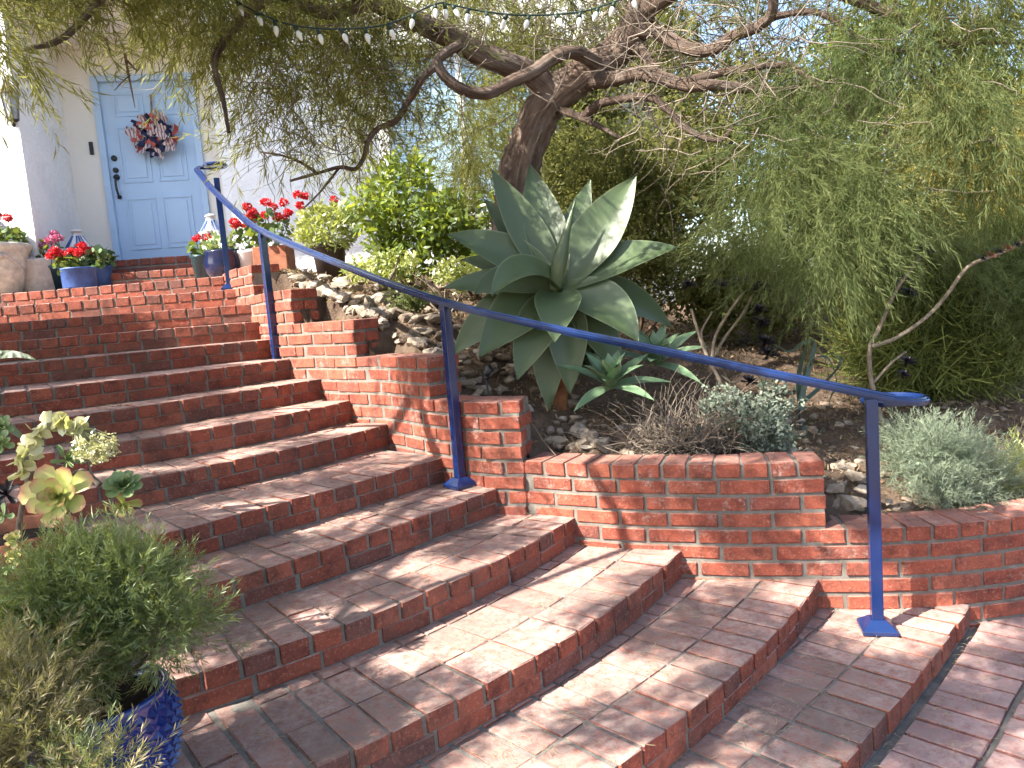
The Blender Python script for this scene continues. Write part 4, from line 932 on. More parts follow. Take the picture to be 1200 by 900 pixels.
# ------------------------------------------------------------------ agaves
def blade(name, base, ctrl, tip, width, parent, material, axis, fold=.22, n=15, wpos=.42, neck=.45, twist=0., curl=0., thick=.006):
    """fleshy leaf along a quadratic curve: channelled, widest past the middle, pointed; has thickness"""
    b, c, t = [np.array(x, float) for x in (base, ctrl, tip)]; V, UV, F = [], [], []; cols = 5
    ts = np.linspace(0, 1, n); ax = np.array(axis, float); ax /= np.linalg.norm(ax)
    for lay_ in (0, 1):
        for q in ts:
            p = (1 - q) ** 2 * b + 2 * q * (1 - q) * c + q * q * t; d = 2 * (1 - q) * (c - b) + 2 * q * (t - c); d /= np.linalg.norm(d) + 1e-9
            s = np.cross(d, ax); s /= np.linalg.norm(s) + 1e-9; u = np.cross(s, d)
            if twist: a = twist * q; s, u = s * math.cos(a) + u * math.sin(a), u * math.cos(a) - s * math.sin(a)
            if q < wpos: wd = neck + (1 - neck) * math.sin(math.pi / 2 * q / wpos)
            else: wd = max(0., 1 - ((q - wpos) / (1 - wpos)) ** 1.75)
            if q > .97: wd = .015
            for j in range(cols):
                e = (j / (cols - 1) - .5) * 2; h = fold * width * (abs(e) ** 1.5) * (.4 + .6 * wd) * (1 - .55 * q)
                th = thick * (1 - abs(e) ** 2) * (1.6 - q) * (1 if lay_ else -1)
                V.append(p + s * (e * width / 2 * wd) + u * (h - th)); UV.append((j / (cols - 1), q))
    m_ = n * cols
    for i in range(n - 1):
        for j in range(cols - 1):
            a = i * cols + j; F.append((a, a + 1, a + cols + 1, a + cols)); F.append((m_ + a, m_ + a + cols, m_ + a + cols + 1, m_ + a + 1))
    o = mesh_obj(name, V, F, material, None, True, UV); return adopt(o, parent)
YA = 4.95
ag_c = at(657, 338, YA)
ag = tag(empty('agave', at(655, 500, YA)), 'huge grey-green agave rosette on a short brown stem above the brick wall', 'agave')
AX = (0.02, -.78, .62)
# (tip x, tip y, tip depth offset), (control x, y, depth offset), width in pixels
LV = [((576, 199), .25, (612, 262), .2, 44), ((621, 193), .35, (634, 262), .25, 50), ((692, 211), .40, (668, 270), .3, 38), ((746, 206), .15, (708, 262), .15, 56), ((567, 233), .45, (606, 278), .4, 34),
      ((796, 291), .0, (725, 283), .0, 48), ((524, 276), .15, (590, 272), .15, 46), ((520, 338), .05, (570, 318), .1, 40), ((786, 384), .1, (745, 322), .1, 54), ((748, 402), -.35, (722, 332), -.2, 56),
      ((577, 348), -.45, (604, 262), -.35, 46), ((556, 346), -.25, (572, 300), -.15, 40), ((650, 402), -.55, (652, 338), -.38, 50), ((561, 420), -.3, (606, 340), -.15, 62), ((531, 418), .0, (568, 344), .0, 56), ((606, 446), -.3, (620, 372), -.25, 48),
      ((644, 482), -.1, (634, 402), -.1, 44), ((668, 462), -.2, (672, 386), -.2, 46), ((726, 440), -.1, (706, 366), -.1, 50), ((690, 425), .1, (690, 370), .05, 46), ((583, 400), .15, (600, 356), .1, 46), ((755, 352), .25, (720, 330), .2, 46), ((612, 425), .1, (622, 380), .05, 40), ((541, 305), .35, (590, 300), .3, 38)]
rl = random.Random(9)
for (tx, ty), dt, (cx, cy), dc, wp in LV:
    tip = at(tx, ty, YA + dt); ct = at(cx, cy, YA + dc) * .62 + (ag_c * .5 + tip * .5) * .38; d = (ct - ag_c).normalized(); bs = ag_c + d * .02 + Vector((0, .02, -.02))
    blade('leaf', bs, ct, tip, wp * YA / FOC * 1.04, ag, 'agave_leaf', (AX[0] + rl.uniform(-.12, .12), AX[1], AX[2] + rl.uniform(-.1, .1)), fold=rl.uniform(.16, .26), neck=.34, twist=rl.uniform(-.18, .18))
# the furled spear in the middle
sp0, sp1 = at(650, 345, YA - .03), at(676, 228, YA - .02); P = smooth_path([tuple(sp0), tuple(at(655, 310, YA - .06)), tuple(at(664, 272, YA - .05)), tuple(sp1)], 6)
adopt(tube('spear', P, [.028 + .022 * math.sin(math.pi * min(1, i / (len(P) - 1) * 1.6)) * (1 if i < len(P) * .62 else 0) if i < len(P) * .62 else .028 * (1 - i / (len(P) - 1)) / .38 + .001 for i in range(len(P))], 'agave_leaf', None, 10), ag)
P = smooth_path([tuple(at(655, 512, YA)), tuple(at(656, 460, YA)), tuple(at(657, 400, YA)), tuple(at(657, 350, YA))], 5); adopt(tube('stem', P, [.062, .06, .058, .056, .055, .055] + [.06] * (len(P) - 6), 'agave_stem', None, 12, .12), ag)

def rosette(name, label, cpx, Y, R, nleaf, width, material, seed, cat='agave', group=None, stem=None, up=(.0, -.35, .95)):
    g_ = random.Random(seed); c = at(*cpx, Y); t = tag(empty(name, c), label, cat, group)
    U = Vector(up).normalized(); S = U.cross(Vector((0, 1, 0))).normalized(); W = U.cross(S)
    for i in range(nleaf):
        a = i * 2.39996; q = (i + .5) / nleaf; el = rad(82 - 88 * q + g_.uniform(-8, 8)); L = R * (.55 + .5 * q) * g_.uniform(.85, 1.1)
        h = S * math.cos(a) + W * math.sin(a); d0 = h * math.cos(min(el + .35, 1.5)) + U * math.sin(min(el + .35, 1.5)); d1 = h * math.cos(el - .25) + U * math.sin(el - .25)
        ct = c + d0 * L * .5; tip = ct + d1 * L * .55
        ax = U * math.cos(el) - h * math.sin(el) + Vector((0, -.02, .02)); blade('leaf', c, ct, tip, width * g_.uniform(.85, 1.1), t, material, ax, fold=.2, n=8, neck=.4, thick=.003)
    return t
rosette('agave_pup', 'green young agave at the foot of the big agave stem', (716, 455), 4.68, .38, 18, .095, 'pup_leaf', 41)
rosette('agave_pup', 'young agave further right, half behind the blue rail', (768, 428), 4.95, .42, 16, .10, 'pup_leaf', 42)
rosette('agave_pup', 'small agave offset at the edge of the twiggy bush', (688, 428), 5.1, .32, 13, .08, 'pup_leaf', 43)
# agave leaf that reaches in at the left edge of the steps
t = tag(empty('agave', at(-60, 470, 3.3)), 'pale agave beside the steps whose pointed leaves enter at the left edge', 'agave')
for tip, ct, wd in (((46, 424), (-2, 398), .05), ((34, 520), (2, 488), .05), ((-150, 340), (-110, 380), .1), ((-140, 520), (-110, 470), .1), ((-60, 330), (-66, 390), .1), ((-20, 560), (-40, 510), .09), ((-5, 345), (-40, 380), .09)):
    blade('leaf', at(-72, 455, 3.3), at(*ct, 3.25), at(*tip, 3.2), wd, t, 'agave_leaf', AX, neck=.5)

# dark strappy plant curling behind the rail
t = tag(empty('strap_plant', at(935, 490, 4.9)), 'dark plant with few long curling strap leaves behind the rail', 'plant')
for l, wd in (([(938, 480), (936, 440), (944, 402), (925, 412), (905, 402)], .035), ([(940, 480), (946, 430), (968, 418), (980, 445), (972, 470)], .03), ([(938, 482), (942, 500), (950, 520), (966, 500)], .028), ([(942, 470), (965, 450), (985, 425), (975, 412)], .026), ([(936, 480), (938, 500), (948, 492)], .03), ([(938, 470), (955, 402), (940, 404)], .03)):
    P = smooth_path([tuple(at(x, y, 4.9 + .06 * math.sin(i * 2.1))) for i, (x, y) in enumerate(l)], 6); n_ = len(P); V = []; UV = []
    for i, p in enumerate(P):
        d = P[min(i + 1, n_ - 1)] - P[max(i - 1, 0)]; d /= np.linalg.norm(d); s = np.cross(d, (.15, -.6, .75)); s /= np.linalg.norm(s); ww = wd * (1 - (i / n_) ** 2) * .5 + .002
        V += [p - s * ww, p + np.array([0, .006, -.004]), p + s * ww]; UV += [(0, i / n_), (.5, i / n_), (1, i / n_)]
    F = [f for i in range(n_ - 1) for f in ((i * 3, i * 3 + 1, i * 3 + 4, i * 3 + 3), (i * 3 + 1, i * 3 + 2, i * 3 + 5, i * 3 + 4))]
    adopt(mesh_obj('leaf', V, F, 'strap_leaf', None, True, UV), t)

# ------------------------------------------------------------------ tree aeoniums: bare pale branches ending in black rosettes
def aeonium_head(c, r, t, material, seed, nl=26, up=(0, -.5, .85), wr=.42, name='rosette'):
    g_ = random.Random(seed); U = Vector(up).normalized(); S = U.cross(Vector((0, 1, 0.01))).normalized(); W = U.cross(S); V, F, UV = [], [], []
    for i in range(nl):
        a = i * 2.39996 + g_.uniform(-.1, .1); q = (i + .5) / nl; el = rad(78 - 86 * q); L = r * (.3 + .7 * q) * g_.uniform(.9, 1.1); h = S * math.cos(a) + W * math.sin(a)
        d = h * math.cos(el) + U * math.sin(el); sd_ = d.cross(U * .99 + h * .05).normalized() if abs(d.dot(U)) < .99 else S; nn = sd_.cross(d); k = len(V)
        b0 = Vector(c) + U * (r * .10 * (1 - q))
        for tt, ww in ((0, .25), (.45, .7), (.8, 1), (1, .45)):
            for e in (-1, 0, 1): V.append(b0 + d * (L * tt) + sd_ * (e * L * wr * .5 * ww) + nn * (.10 * L * abs(e) * ww) + U * (L * .10 * tt * tt)); UV.append((.5 + e * .48, tt))
        for m_ in range(3): F += [(k + m_ * 3, k + m_ * 3 + 1, k + m_ * 3 + 4, k + m_ * 3 + 3), (k + m_ * 3 + 1, k + m_ * 3 + 2, k + m_ * 3 + 5, k + m_ * 3 + 4)]
    o = mesh_obj(name, V, F, material, None, True, UV); return adopt(o, t)
def branches(t, ls, mat_='bark_pale'):
    for l, Y, r0, r1 in ls: P = smooth_path([tuple(at(x, y, Y)) for x, y in l], 6); adopt(tube('branch', P, np.linspace(r0, r1, len(P)), mat_, None, 8, .15), t)
t = tag(empty('tree_aeonium', at(1042, 545, 4.6)), 'tall pale-stemmed tree aeonium with dark rosettes rising beside the last post', 'succulent')
branches(t, [([(1042, 545), (1036, 505), (1024, 460), (1019, 430), (1020, 405), (1030, 385), (1050, 340), (1078, 302)], 4.6, .018, .011), ([(1022, 406), (1050, 396), (1085, 372), (1110, 345), (1135, 312), (1170, 298), (1205, 280)], 4.55, .013, .009), ([(1022, 450), (1045, 425), (1062, 412)], 4.6, .009, .007)])
for i, (x, y, Y, r) in enumerate([(1085, 296, 4.6, .10), (1065, 345, 4.75, .09), (1058, 330, 4.85, .08), (1062, 425, 4.65, .085), (1058, 440, 4.6, .07)]): aeonium_head(at(x, y, Y), r * .75, t, 'aeonium_dark', 60 + i)
for i in range(7): aeonium_head(at(1150 + i * 10, 304 - i * 4, 4.5), .045, t, 'terracotta_dark' if i % 2 else 'aeonium_dark', 70 + i, 14, (.4, -.5, .6))
t = tag(empty('tree_aeonium', at(858, 505, 4.7)), 'forked tree aeonium with hanging black rosettes behind the twiggy bush', 'succulent')
branches(t, [([(862, 505), (845, 450), (832, 425), (820, 395), (810, 362)], 4.75, .014, .009), ([(834, 425), (838, 395), (855, 365), (872, 342)], 4.75, .011, .008), ([(836, 420), (850, 395), (870, 368), (882, 345)], 4.8, .010, .007), ([(828, 412), (822, 390), (835, 365)], 4.85, .009, .006), ([(845, 440), (862, 448), (880, 420)], 4.8, .008, .006)])
for i, (x, y, Y, r) in enumerate([(842, 335, 4.9, .09), (860, 332, 4.95, .08), (890, 340, 4.7, .10), (888, 365, 4.65, .095), (892, 380, 4.62, .09), (896, 402, 4.6, .10), (900, 416, 4.58, .09), (806, 335, 4.95, .08), (878, 448, 4.65, .08), (870, 330, 5.0, .08)]): aeonium_head(at(x, y, Y), r * .8, t, 'aeonium_dark', 80 + i)

# ------------------------------------------------------------------ low bushes along the wall
def bush(name, label, base, Y, temps, material, blobs, seed, droop=.3, size=(.8, 1.2), cat='bush'):
    b = at(*base, Y); b.z = bed_z(b.x, b.y); t = tag(empty(name, b), label, cat); mass('foliage', t, temps, material, blobs, size, droop, seed, .9, (.05, .11))
    for i in range(5):
        (cx, cy, Yb), rr, nc, ns = blobs[i % len(blobs)]; e = at(cx + (i - 2) * 12, cy, Yb); P = smooth_path([tuple(b - Vector((0, 0, .04))), tuple((b + e) / 2 + Vector((.03 * (i - 2), 0, .02))), tuple(e)], 5); adopt(tube('stem', P, np.linspace(.009, .003, len(P)), 'twig_grey', None, 5), t)
    return t
needle = [spray(26, .15, .035, .0034, 60, .1, True, .1) for _ in range(5)]
bush('grey_bush', 'feathery grey-green mound spilling over the low curved wall', (1110, 590), 4.15, needle, 'grey_leaf', [((1095, 545, 4.2), (.24, .2, .14), 34, 20), ((1140, 565, 4.1), (.17, .18, .12), 20, 20), ((1065, 525, 4.3), (.13, .15, .10), 10, 18), ((1105, 585, 4.0), (.14, .12, .08), 12, 18)], 91)
bush('lime_bush', 'yellow-green mound at the right edge above the low wall', (1205, 575), 4.2, needle, 'lime_leaf', [((1205, 560, 4.2), (.14, .16, .12), 20, 18)], 92)
bush('silver_bush', 'small silver-leaved bush at the end of the brick wall cap', (890, 520), 4.35, [oval_leaves(10, .03, .028, .014) for _ in range(5)], 'silver_leaf', [((885, 490, 4.35), (.15, .14, .14), 20, 14), ((900, 512, 4.25), (.10, .1, .08), 10, 12), ((850, 475, 4.45), (.14, .12, .10), 9, 10), ((905, 470, 4.4), (.07, .1, .08), 6, 12)], 93)
bush('yellow_grass', 'dry yellow tuft of grass beside the grey-green mound', (1175, 545), 4.9, [spray(4, .05, .22, .006, 25, .4, False)], 'straw_leaf', [((1178, 530, 4.9), (.04, .04, .02), 3, 3)], 94, .9)
# tangle of bare curved twigs
t = tag(empty('twiggy_bush', at(815, 530, 4.4)), 'leafless tangle of grey curved twigs behind the wall cap', 'bush'); VV, FF = [], []; rt = random.Random(15)
c = at(812, 520, 4.42)
for i in range(480):
    a = rt.uniform(0, 6.283); d = Vector((math.cos(a) * 1.0, math.sin(a) * .7, rt.uniform(.1, 1.3))).normalized(); p = c + Vector((rt.gauss(0, .18), rt.gauss(0, .08), rt.uniform(-.05, .02))); P = [np.array(p)]; L = rt.uniform(.2, .55); dv = np.array(d)
    for q in range(6): dv = dv + np.array([rt.gauss(0, .28), rt.gauss(0, .28), rt.gauss(-.06, .22)]); dv /= np.linalg.norm(dv); P.append(P[-1] + dv * L / 6)
    V, F, _ = tube_vf(P, np.linspace(.0042, .0012, 7), 3, False); k = len(VV); VV.extend(V); FF.extend([tuple(j + k for j in f) for f in F])
o = quads_obj('twigs', np.array(VV), np.array(FF), 'twig_grey'); adopt(o, t)
bush('sage_bush', 'low pale-leaved bush on the slope above the stepped wall', (520, 330), 6.3, [oval_leaves(10, .04, .04, .018) for _ in range(4)], 'lime_leaf', [((450, 315, 6.4), (.25, .2, .08), 12, 10), ((540, 322, 6.3), (.25, .2, .08), 12, 10)], 95)
bush('weed', 'small green weed among the stones behind the stair wall', (478, 355), 5.9, [oval_leaves(8, .04, .05, .02) for _ in range(3)], 'fine_leaf', [((482, 352, 5.85), (.10, .1, .05), 6, 8)], 96)

# ------------------------------------------------------------------ stones of the bed
def rock_vf(s, rnd):
    bm = bmesh.new(); bmesh.ops.create_icosphere(bm, subdivisions=2, radius=1)
    dirs = [Vector((rnd.gauss(0, 1), rnd.gauss(0, 1), rnd.gauss(0, 1))).normalized() for _ in range(12)]; cut = [rnd.uniform(.42, .78) for _ in dirs]
    for v in bm.verts:
        for d, c_ in zip(dirs, cut):
            e = v.co.dot(d)
            if e > c_: v.co -= d * (e - c_)
        v.co *= rnd.uniform(.95, 1.05)
    V = [(v.co.x * s[0], v.co.y * s[1], v.co.z * s[2]) for v in bm.verts]; F = [[v.index for v in f.verts] for f in bm.faces]; bm.free(); return V, F
RK = []
rr_ = random.Random(77)
for i in range(9):
    V, F = rock_vf((1, .75, .6), rr_); me = bpy.data.meshes.new('stone'); me.from_pydata(V, [], F); me.update(); me.materials.append(M['rock']); RK.append(me)
def stone(p, r, label, group):
    o = bpy.data.objects.new('stone', RK[rr_.randrange(9)]); C.objects.link(o); s = r * rr_.uniform(.85, 1.2); o.scale = (s, s * rr_.uniform(.7, 1.1), s * rr_.uniform(.6, 1.0)); o.location = p; o.rotation_euler = (rr_.uniform(-.4, .4), rr_.uniform(-.4, .4), rr_.uniform(0, 6.283)); tag(o, label, 'stone', group); return o
def on_bed(x, y, r):
    """find where the sight line (x, y) meets the soil"""
    lo = None
    for Y in np.arange(3.85, 9.5, .03):
        p = at(x, y, Y)
        if behind(p.x, p.y) > .27 + r * .8 and p.z < bed_z(p.x, p.y) + .02: return Vector((p.x, p.y, bed_z(p.x, p.y) + r * .15))
    return None
# the flat slabs and blocks beside the last post
for x, y, r in ((978, 572, .05), (980, 590, .055), (976, 606, .045), (992, 590, .085), (1005, 597, .05), (985, 568, .05), (1000, 556, .06), (1012, 575, .05), (1058, 597, .06), (1075, 602, .035), (1070, 590, .05), (990, 548, .045), (1040, 588, .03)):
    p = at(x, y, 4.02 if y > 570 else 4.15); stone(p, r * 1.5, 'pale layered slab of rock stacked behind the last rail post', 'stacked slabs')
for x, y, r, Y in ((938, 493, .045, 4.7), (953, 503, .055, 4.6)):
    stone(at(x, y, Y), r, 'rounder fist-sized stone under the strap-leaved plant', 'rounded stones')
RUB = []
areas = [(640, 735, 490, 538, 42, .025, .08, 'rough stone behind the wall cap near the agave stem', 'stones by the agave stem'), (735, 830, 490, 538, 40, .025, .08, 'rough stone behind the wall cap under the bare twigs', 'stones under the twigs'), (830, 930, 490, 538, 38, .025, .08, 'rough stone behind the wall cap by the silver bush', 'stones by the silver bush'),
         (930, 1080, 470, 565, 50, .02, .06, 'stone lying on the slope left of the last post', 'stones near the last post'),
         (525, 600, 385, 480, 55, .03, .085, 'pale stone behind the lowest wall level beside the garden spotlight', 'stones by the spotlight'), (600, 680, 385, 480, 42, .03, .085, 'pale stone shaded by the lower agave leaves', 'stones under the agave'),
         (375, 425, 312, 390, 45, .035, .12, 'broken stone at the end of the second highest wall level', 'stones by the second wall level'), (425, 475, 312, 405, 50, .035, .12, 'broken stone on the slope behind the middle wall level', 'stones by the middle wall level'), (475, 525, 330, 425, 52, .03, .11, 'broken stone on the slope left of the tall middle post', 'stones by the middle post'),
         (335, 400, 296, 345, 22, .05, .11, 'stone piled at the top of the stepped wall', 'stones at the wall top'), (1085, 1200, 470, 560, 22, .02, .06, 'stone on the bare slope behind the grey-green mound', 'stones behind the mound')]
for x0, x1, y0, y1, nn_, r0, r1, lb, gp in areas:
    for i in range(nn_):
        r = rr_.uniform(r0, r1); p = on_bed(rr_.uniform(x0, x1), rr_.uniform(y0, y1), r)
        if p and r > .042: stone(p, r * 1.1, lb, gp)
        elif p: RUB.append((p, r))
VV, FF = [], []
for p, r in RUB:
    me = RK[rr_.randrange(9)]; q = Quaternion((rr_.random(), rr_.random(), rr_.random(), rr_.random())).normalized(); k = len(VV)
    VV.extend([tuple(p + q @ (v.co * r * 1.2)) for v in me.vertices]); FF.extend([tuple(i + k for i in f.vertices) for f in me.polygons])
o = quads_obj('rubble', np.array(VV), np.array(FF), 'rock'); tag(o, 'small broken rubble scattered between the larger stones of the bed', 'rubble', kind='stuff')
# shredded mulch, chips and dead leaves on the bed
g_ = np.random.default_rng(8); PP = []
while len(PP) < 22000:
    x = g_.uniform(-2.4, 3.8); y = g_.uniform(3.9, 8.2); d = behind(x, y)
    if d > .24: PP.append((x, y, soil_z(x, y)[1] + .018 * math.sin(x * 9 + 2 * math.sin(y * 7)) + g_.uniform(.004, .02)))
PP = np.array(PP); D = g_.normal(0, 1, (len(PP), 3)); D[:, 2] *= .35
chip = [oval_leaves(1, .001, .05, .011, np.random.default_rng(k)) for k in range(5)]
o = scatter('leaf_litter', chip, PP[:14000], D[:14000], g_.uniform(.35, 1.0, 14000), 'straw_leaf', rng=g_); tag(o, 'brown dead leaves and bark chips covering the planting bed', 'litter', kind='stuff')
o = scatter('mulch', chip, PP[14000:], D[14000:], g_.uniform(.4, 1.2, len(PP) - 14000), 'dry_leaf', rng=g_); tag(o, 'dark shredded mulch between the stones of the bed', 'mulch', kind='stuff')
# fallen sticks
for i, l in enumerate([[(462, 362), (490, 370), (512, 366), (520, 360)], [(500, 330), (512, 338), (520, 350)], [(455, 330), (462, 318), (468, 300)]]):
    P = smooth_path([tuple(at(x, y, 5.75)) for x, y in l], 5); o = tube('stick', P, np.linspace(.014, .006, len(P)), 'bark_pale', None, 6, .2); tag(o, ['pale forked stick lying on the slope above the stepped wall', 'curved white twig standing in the mulch by the sage bush', 'short brown stick leaning on the slope by the window shrub'][i], 'stick')
# garden spotlight on a stake
p = at(572, 466, 4.75); t = tag(empty('garden_spotlight', p), 'small black spotlight on a stake behind the stepped wall end', 'spotlight')
tube('stake', [(0, 0, -.12), (0, 0, .14)], [.007, .007], 'iron_black', t, 8); tube('lamp_head', [(-.02, .0, .14), (0, 0, .155), (.03, -.01, .19), (.036, -.012, .192)], [.015, .024, .03, .024], 'iron_black', t, 12); tube('knuckle', [(-.008, -.02, .13), (.008, .02, .13)], [.014, .014], 'iron_black', t, 8)

# ------------------------------------------------------------------ potted plants at the left of the steps
# cobalt pot with a pattern of pyramid studs
pc = Vector((-1.30, 2.13, ZK[3] + .004)); t = tag(empty('potted_rosemary', pc), 'cobalt blue studded glazed pot with a full green rosemary bush', 'potted plant')
prof = [(0, 0), (.12, 0), (.15, .02), (.185, .09), (.202, .18), (.202, .25), (.188, .305), (.194, .325), (.186, .335), (.165, .325), (.16, .30)]
lathe('pot', prof, 'deep_blue_glaze', t, (0, 0, 0), 64); soil_disc(t, .16, .31)
V, F = [], []; NR, NC = 8, 30
def prad(z): return float(np.interp(z, [q[1] for q in prof[1:8]], [q[0] for q in prof[1:8]]))
for i in range(NR):
    for j in range(NC):
        z0 = .035 + i * .0335; zc = z0 + .0168; a = 2 * math.pi * (j + (i % 2) * .5) / NC; da = math.pi / NC; k = len(V)
        for (aa, zz, ex) in ((a - da, zc, .001), (a, zc + .0175, .001), (a + da, zc, .001), (a, zc - .0175, .001), (a, zc, .017)): r = prad(zz) + ex; V.append((r * math.cos(aa), r * math.sin(aa), zz))
        F += [(k + 4, k, k + 3), (k + 4, k + 3, k + 2), (k + 4, k + 2, k + 1), (k + 4, k + 1, k)]
o = mesh_obj('studs', V, F, 'deep_blue_glaze', t)
tag(o, kind='stuff')
rose = [spray(18, .085, .027, .0034, 62, .05, True, .05) for _ in range(6)]
mass('foliage', t, rose, 'rosemary', [((140, 705, 2.2), (.14, .15, .10), 40, 26), ((100, 668, 2.25), (.11, .13, .08), 20, 26), ((195, 735, 2.16), (.06, .09, .04), 14, 24), ((65, 750, 2.1), (.12, .12, .09), 30, 24), ((120, 755, 2.1), (.08, .08, .03), 10, 22), ((30, 700, 2.15), (.08, .10, .07), 14, 22), ((75, 775, 2.05), (.07, .07, .03), 9, 20)], (.8, 1.25), .35, 101, .9, (.04, .10))
for i in range(9):
    e = at(60 + i * 18, 660 + (i % 3) * 20, 2.15); P = smooth_path([tuple(pc + Vector((0, 0, .30))), tuple((pc + Vector((0, 0, .30)) + e) / 2 + Vector((.02 * (i - 4), 0, .03))), tuple(e)], 5); adopt(tube('stem', P, np.linspace(.007, .003, len(P)), 'twig_brown', None, 5), t)
# half-dry grey bush in front of it
pb = Vector((-1.22, 1.62, ZK[2] + .004)); t = tag(empty('dry_bush', pb), 'half-dry brownish bush in a dark pot below the cobalt pot', 'potted plant')
lathe('pot', [(0, 0), (.12, 0), (.17, .26), (.18, .27), (.18, .30), (.16, .29)], 'navy_glaze', t, (0, 0, 0), 32); soil_disc(t, .16, .27)
mass('foliage', t, rose, 'faded_bush', [((5, 835, 1.75), (.09, .12, .06), 20, 20), ((20, 885, 1.68), (.07, .10, .05), 13, 20), ((15, 790, 1.85), (.08, .11, .05), 18, 20), ((5, 890, 1.65), (.10, .10, .08), 20, 20), ((110, 915, 1.6), (.05, .06, .02), 5, 12), ((75, 815, 1.85), (.02, .05, .03), 3, 8)], (.75, 1.15), .25, 102, 1.0, (.04, .09))
mass('foliage', t, rose, 'rosemary', [((90, 905, 1.62), (.07, .08, .03), 8, 12)], (.6, 1.0), .3, 103, 1.0, (.04, .08))
# terracotta pot of mixed succulents
pt = Vector((-1.93, 2.72, ZK[4] + .004)); t = tag(empty('succulent_pot', pt), 'terracotta pot of mixed succulents with lime and green rosettes by the steps', 'potted plant')
lathe('pot', [(0, 0), (.17, 0), (.225, .44), (.245, .45), (.25, .53), (.235, .54), (.215, .53), (.21, .49)], 'terracotta', t, (0, 0, 0), 40); soil_disc(t, .215, .50)
aeonium_head(at(70, 582, 2.5), .122, t, 'aeonium_lime', 201, 22, (.12, -.93, .35), .62)
aeonium_head(at(144, 570, 2.58), .068, t, 'aeonium_green', 202, 40, (.10, -.6, .75), .62)
aeonium_head(at(145, 590, 2.60), .062, t, 'aeonium_lime', 203, 14, (.1, -.85, -.35), .6)
aeonium_head(at(16, 632, 2.45), .034, t, 'aeonium_lime', 204, 16, (.1, -.8, .5), .7); aeonium_head(at(17, 652, 2.45), .034, t, 'aeonium_lime', 205, 16, (.1, -.85, .4), .7); aeonium_head(at(10, 668, 2.46), .024, t, 'aeonium_green', 206, 14, (.1, -.85, .4), .7)
aeonium_head(at(78, 540, 2.62), .075, t, 'aeonium_green', 207, 16, (.6, -.5, .5), .3); aeonium_head(at(0, 520, 2.7), .06, t, 'aeonium_green', 208, 20, (.2, -.8, .5), .5); aeonium_head(at(2, 500, 2.75), .05, t, 'aeonium_green', 209, 18, (.2, -.8, .5), .5)
aeonium_head(at(8, 580, 2.5), .06, t, 'aeonium_dark', 210, 12, (.3, -.7, .6), .4); aeonium_head(at(5, 605, 2.45), .05, t, 'aeonium_green', 211, 10, (-.2, -.8, .5), .5)
for l in ([(60, 690), (84, 640), (92, 612)], [(140, 620), (118, 640), (96, 660), (70, 690)], [(118, 569), (104, 556), (94, 552), (84, 560), (78, 600)], [(20, 690), (22, 620), (30, 575), (38, 540), (50, 508)], [(70, 550), (66, 580)]):
    P = smooth_path([tuple(at(x, y, 2.58)) for x, y in l], 6); adopt(tube('stem', P, np.linspace(.010, .008, len(P)), 'twig_grey', None, 7, .15), t)
# arching pale stem of rounded leaves ending in a flower head
arch = [(22, 555), (30, 532), (38, 510), (50, 498), (68, 493), (84, 497), (96, 504)]
P = smooth_path([tuple(at(x, y, 2.5)) for x, y in arch], 6); adopt(tube('stem', P, [.005] * len(P), 'succulent_cream', None, 6), t)
g_ = np.random.default_rng(9)
for i, p in enumerate(P):
    if i % 2 == 0:
        Pq, X = ball(4, p, (.012, .012, .012), g_); o = scatter('leaf', [oval_leaves(1, .0005, .045, .034, np.random.default_rng(s)) for s in range(3)], Pq, X + np.array([0, -.4, 0]), 1.0, 'succulent_cream', None, rng=g_); adopt(o, t)
P2, X = ball(150, np.array(at(112, 524, 2.5)), (.075, .06, .055), g_, .2); o = scatter('flower_head', [oval_leaves(6, .008, .010, .008)], P2, X, 1.0, 'succulent_cream', None, rng=g_); adopt(o, t)
VV, FF = [], []; hub = np.array(at(86, 503, 2.5))
for q in P2[::2]:
    V, F, _ = tube_vf([hub, (hub + q) / 2 + np.array([0, 0, .012]), q], [.0022, .0016, .001], 3, False); k = len(VV); VV.extend(V); FF.extend([tuple(j + k for j in f) for f in F])
adopt(quads_obj('flower_stalks', np.array(VV), np.array(FF), 'succulent_cream', None), t)
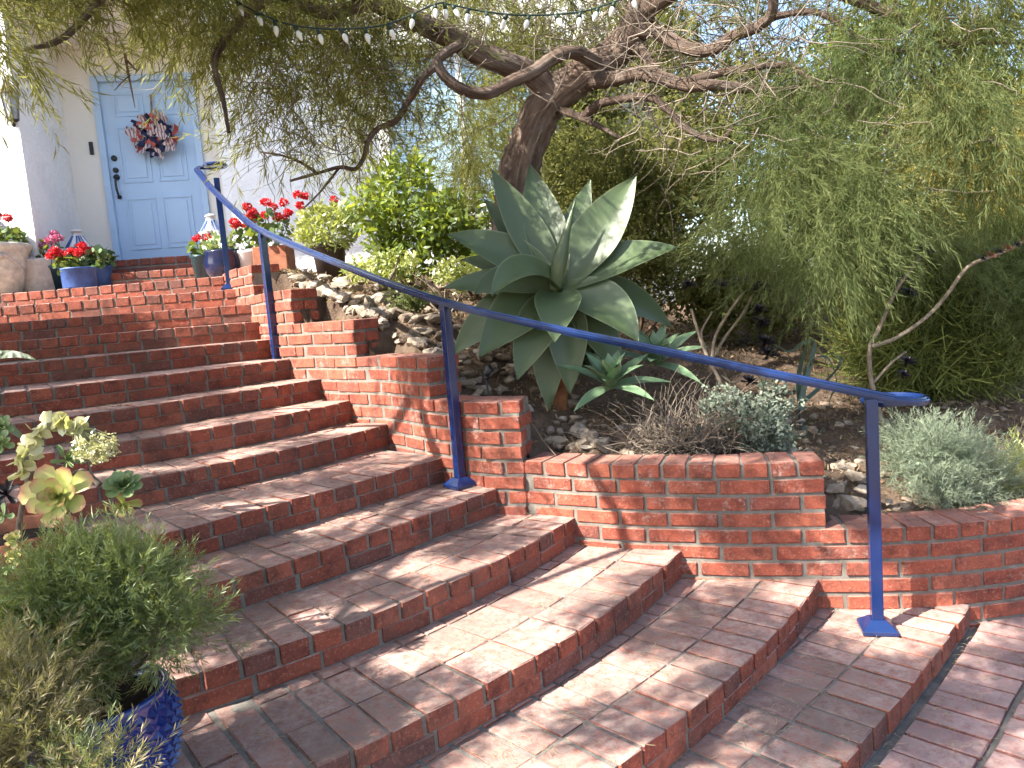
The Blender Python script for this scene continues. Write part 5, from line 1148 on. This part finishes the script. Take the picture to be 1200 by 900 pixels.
# second clay pot at the very edge
pq = Vector((-1.86, 2.28, ZK[4] - .15)); 
t = tag(empty('clay_pot', Vector((-1.72, 2.34, ZK[4] + .004))), 'low dark clay pot squeezed between rosemary and succulents at the left edge', 'pot')
lathe('pot', [(0, 0), (.10, 0), (.125, .22), (.14, .225), (.145, .27), (.13, .275), (.12, .26)], 'terracotta_dark', t, (0, 0, 0), 32); soil_disc(t, .12, .25)

# ------------------------------------------------------------------ dry needles fallen on the treads
g_ = np.random.default_rng(12); PP = []
for k in range(1, 10):
    P0 = nose_curve(k, .6); Pm, _ = resample(P0, .03); T, N = outward(Pm)
    for i in range(int(150 if k < 6 else 60)):
        j = g_.integers(0, len(Pm)); q = Pm[j] - N[j] * g_.choice([g_.uniform(.02, .42), abs(g_.normal(.30, .07))]); PP.append((q[0], q[1], ZK[k] + .004))
P0 = nose_curve(1, .6)
for i in range(160):
    j = g_.integers(0, len(P0)); q = P0[j] + np.array([.6, -.5]) * abs(g_.normal(0, .35)); PP.append((q[0], q[1], .056))
PP = np.array(PP); VV, FF = [], []
for p in PP:
    a = g_.uniform(0, 6.283); L = g_.uniform(.02, .06); cu = g_.normal(0, .8); pts = []
    for q in np.linspace(0, 1, 5): pts.append(p + np.array([math.cos(a + cu * q) * L * q, math.sin(a + cu * q) * L * q, .006 * math.sin(3.1 * q)]))
    V, F, _ = tube_vf(pts, [.0009] * 5, 3, False); k = len(VV); VV.extend(V); FF.extend([tuple(i + k for i in f) for f in F])
o = quads_obj('fallen_needles', np.array(VV), np.array(FF), 'dry_straw'); tag(o, 'dry curled needles fallen on the brick treads', 'litter', kind='stuff')
# a dark dead leaf spray dangling from the branches in front of the door
t = tag(empty('hanging_frond', at(146, 62, 4.3)), 'dark dead leaf strips dangling from the branches above the door', 'twig')
for l in ([(146, 62), (150, 85), (154, 105), (158, 126)], [(152, 88), (143, 96), (134, 106)], [(124, 44), (126, 52), (130, 66)], [(148, 70), (160, 82), (164, 78)]):
    P = smooth_path([tuple(at(x, y, 4.3)) for x, y in l], 5); V = []
    for i, p in enumerate(P): ww = .007 * (1 - i / len(P)) + .001; V += [p - np.array([ww, 0, 0]), p + np.array([ww, .004, 0])]
    adopt(mesh_obj('strip', V, [(2 * i, 2 * i + 1, 2 * i + 3, 2 * i + 2) for i in range(len(P) - 1)], 'dry_leaf', None, True), t)
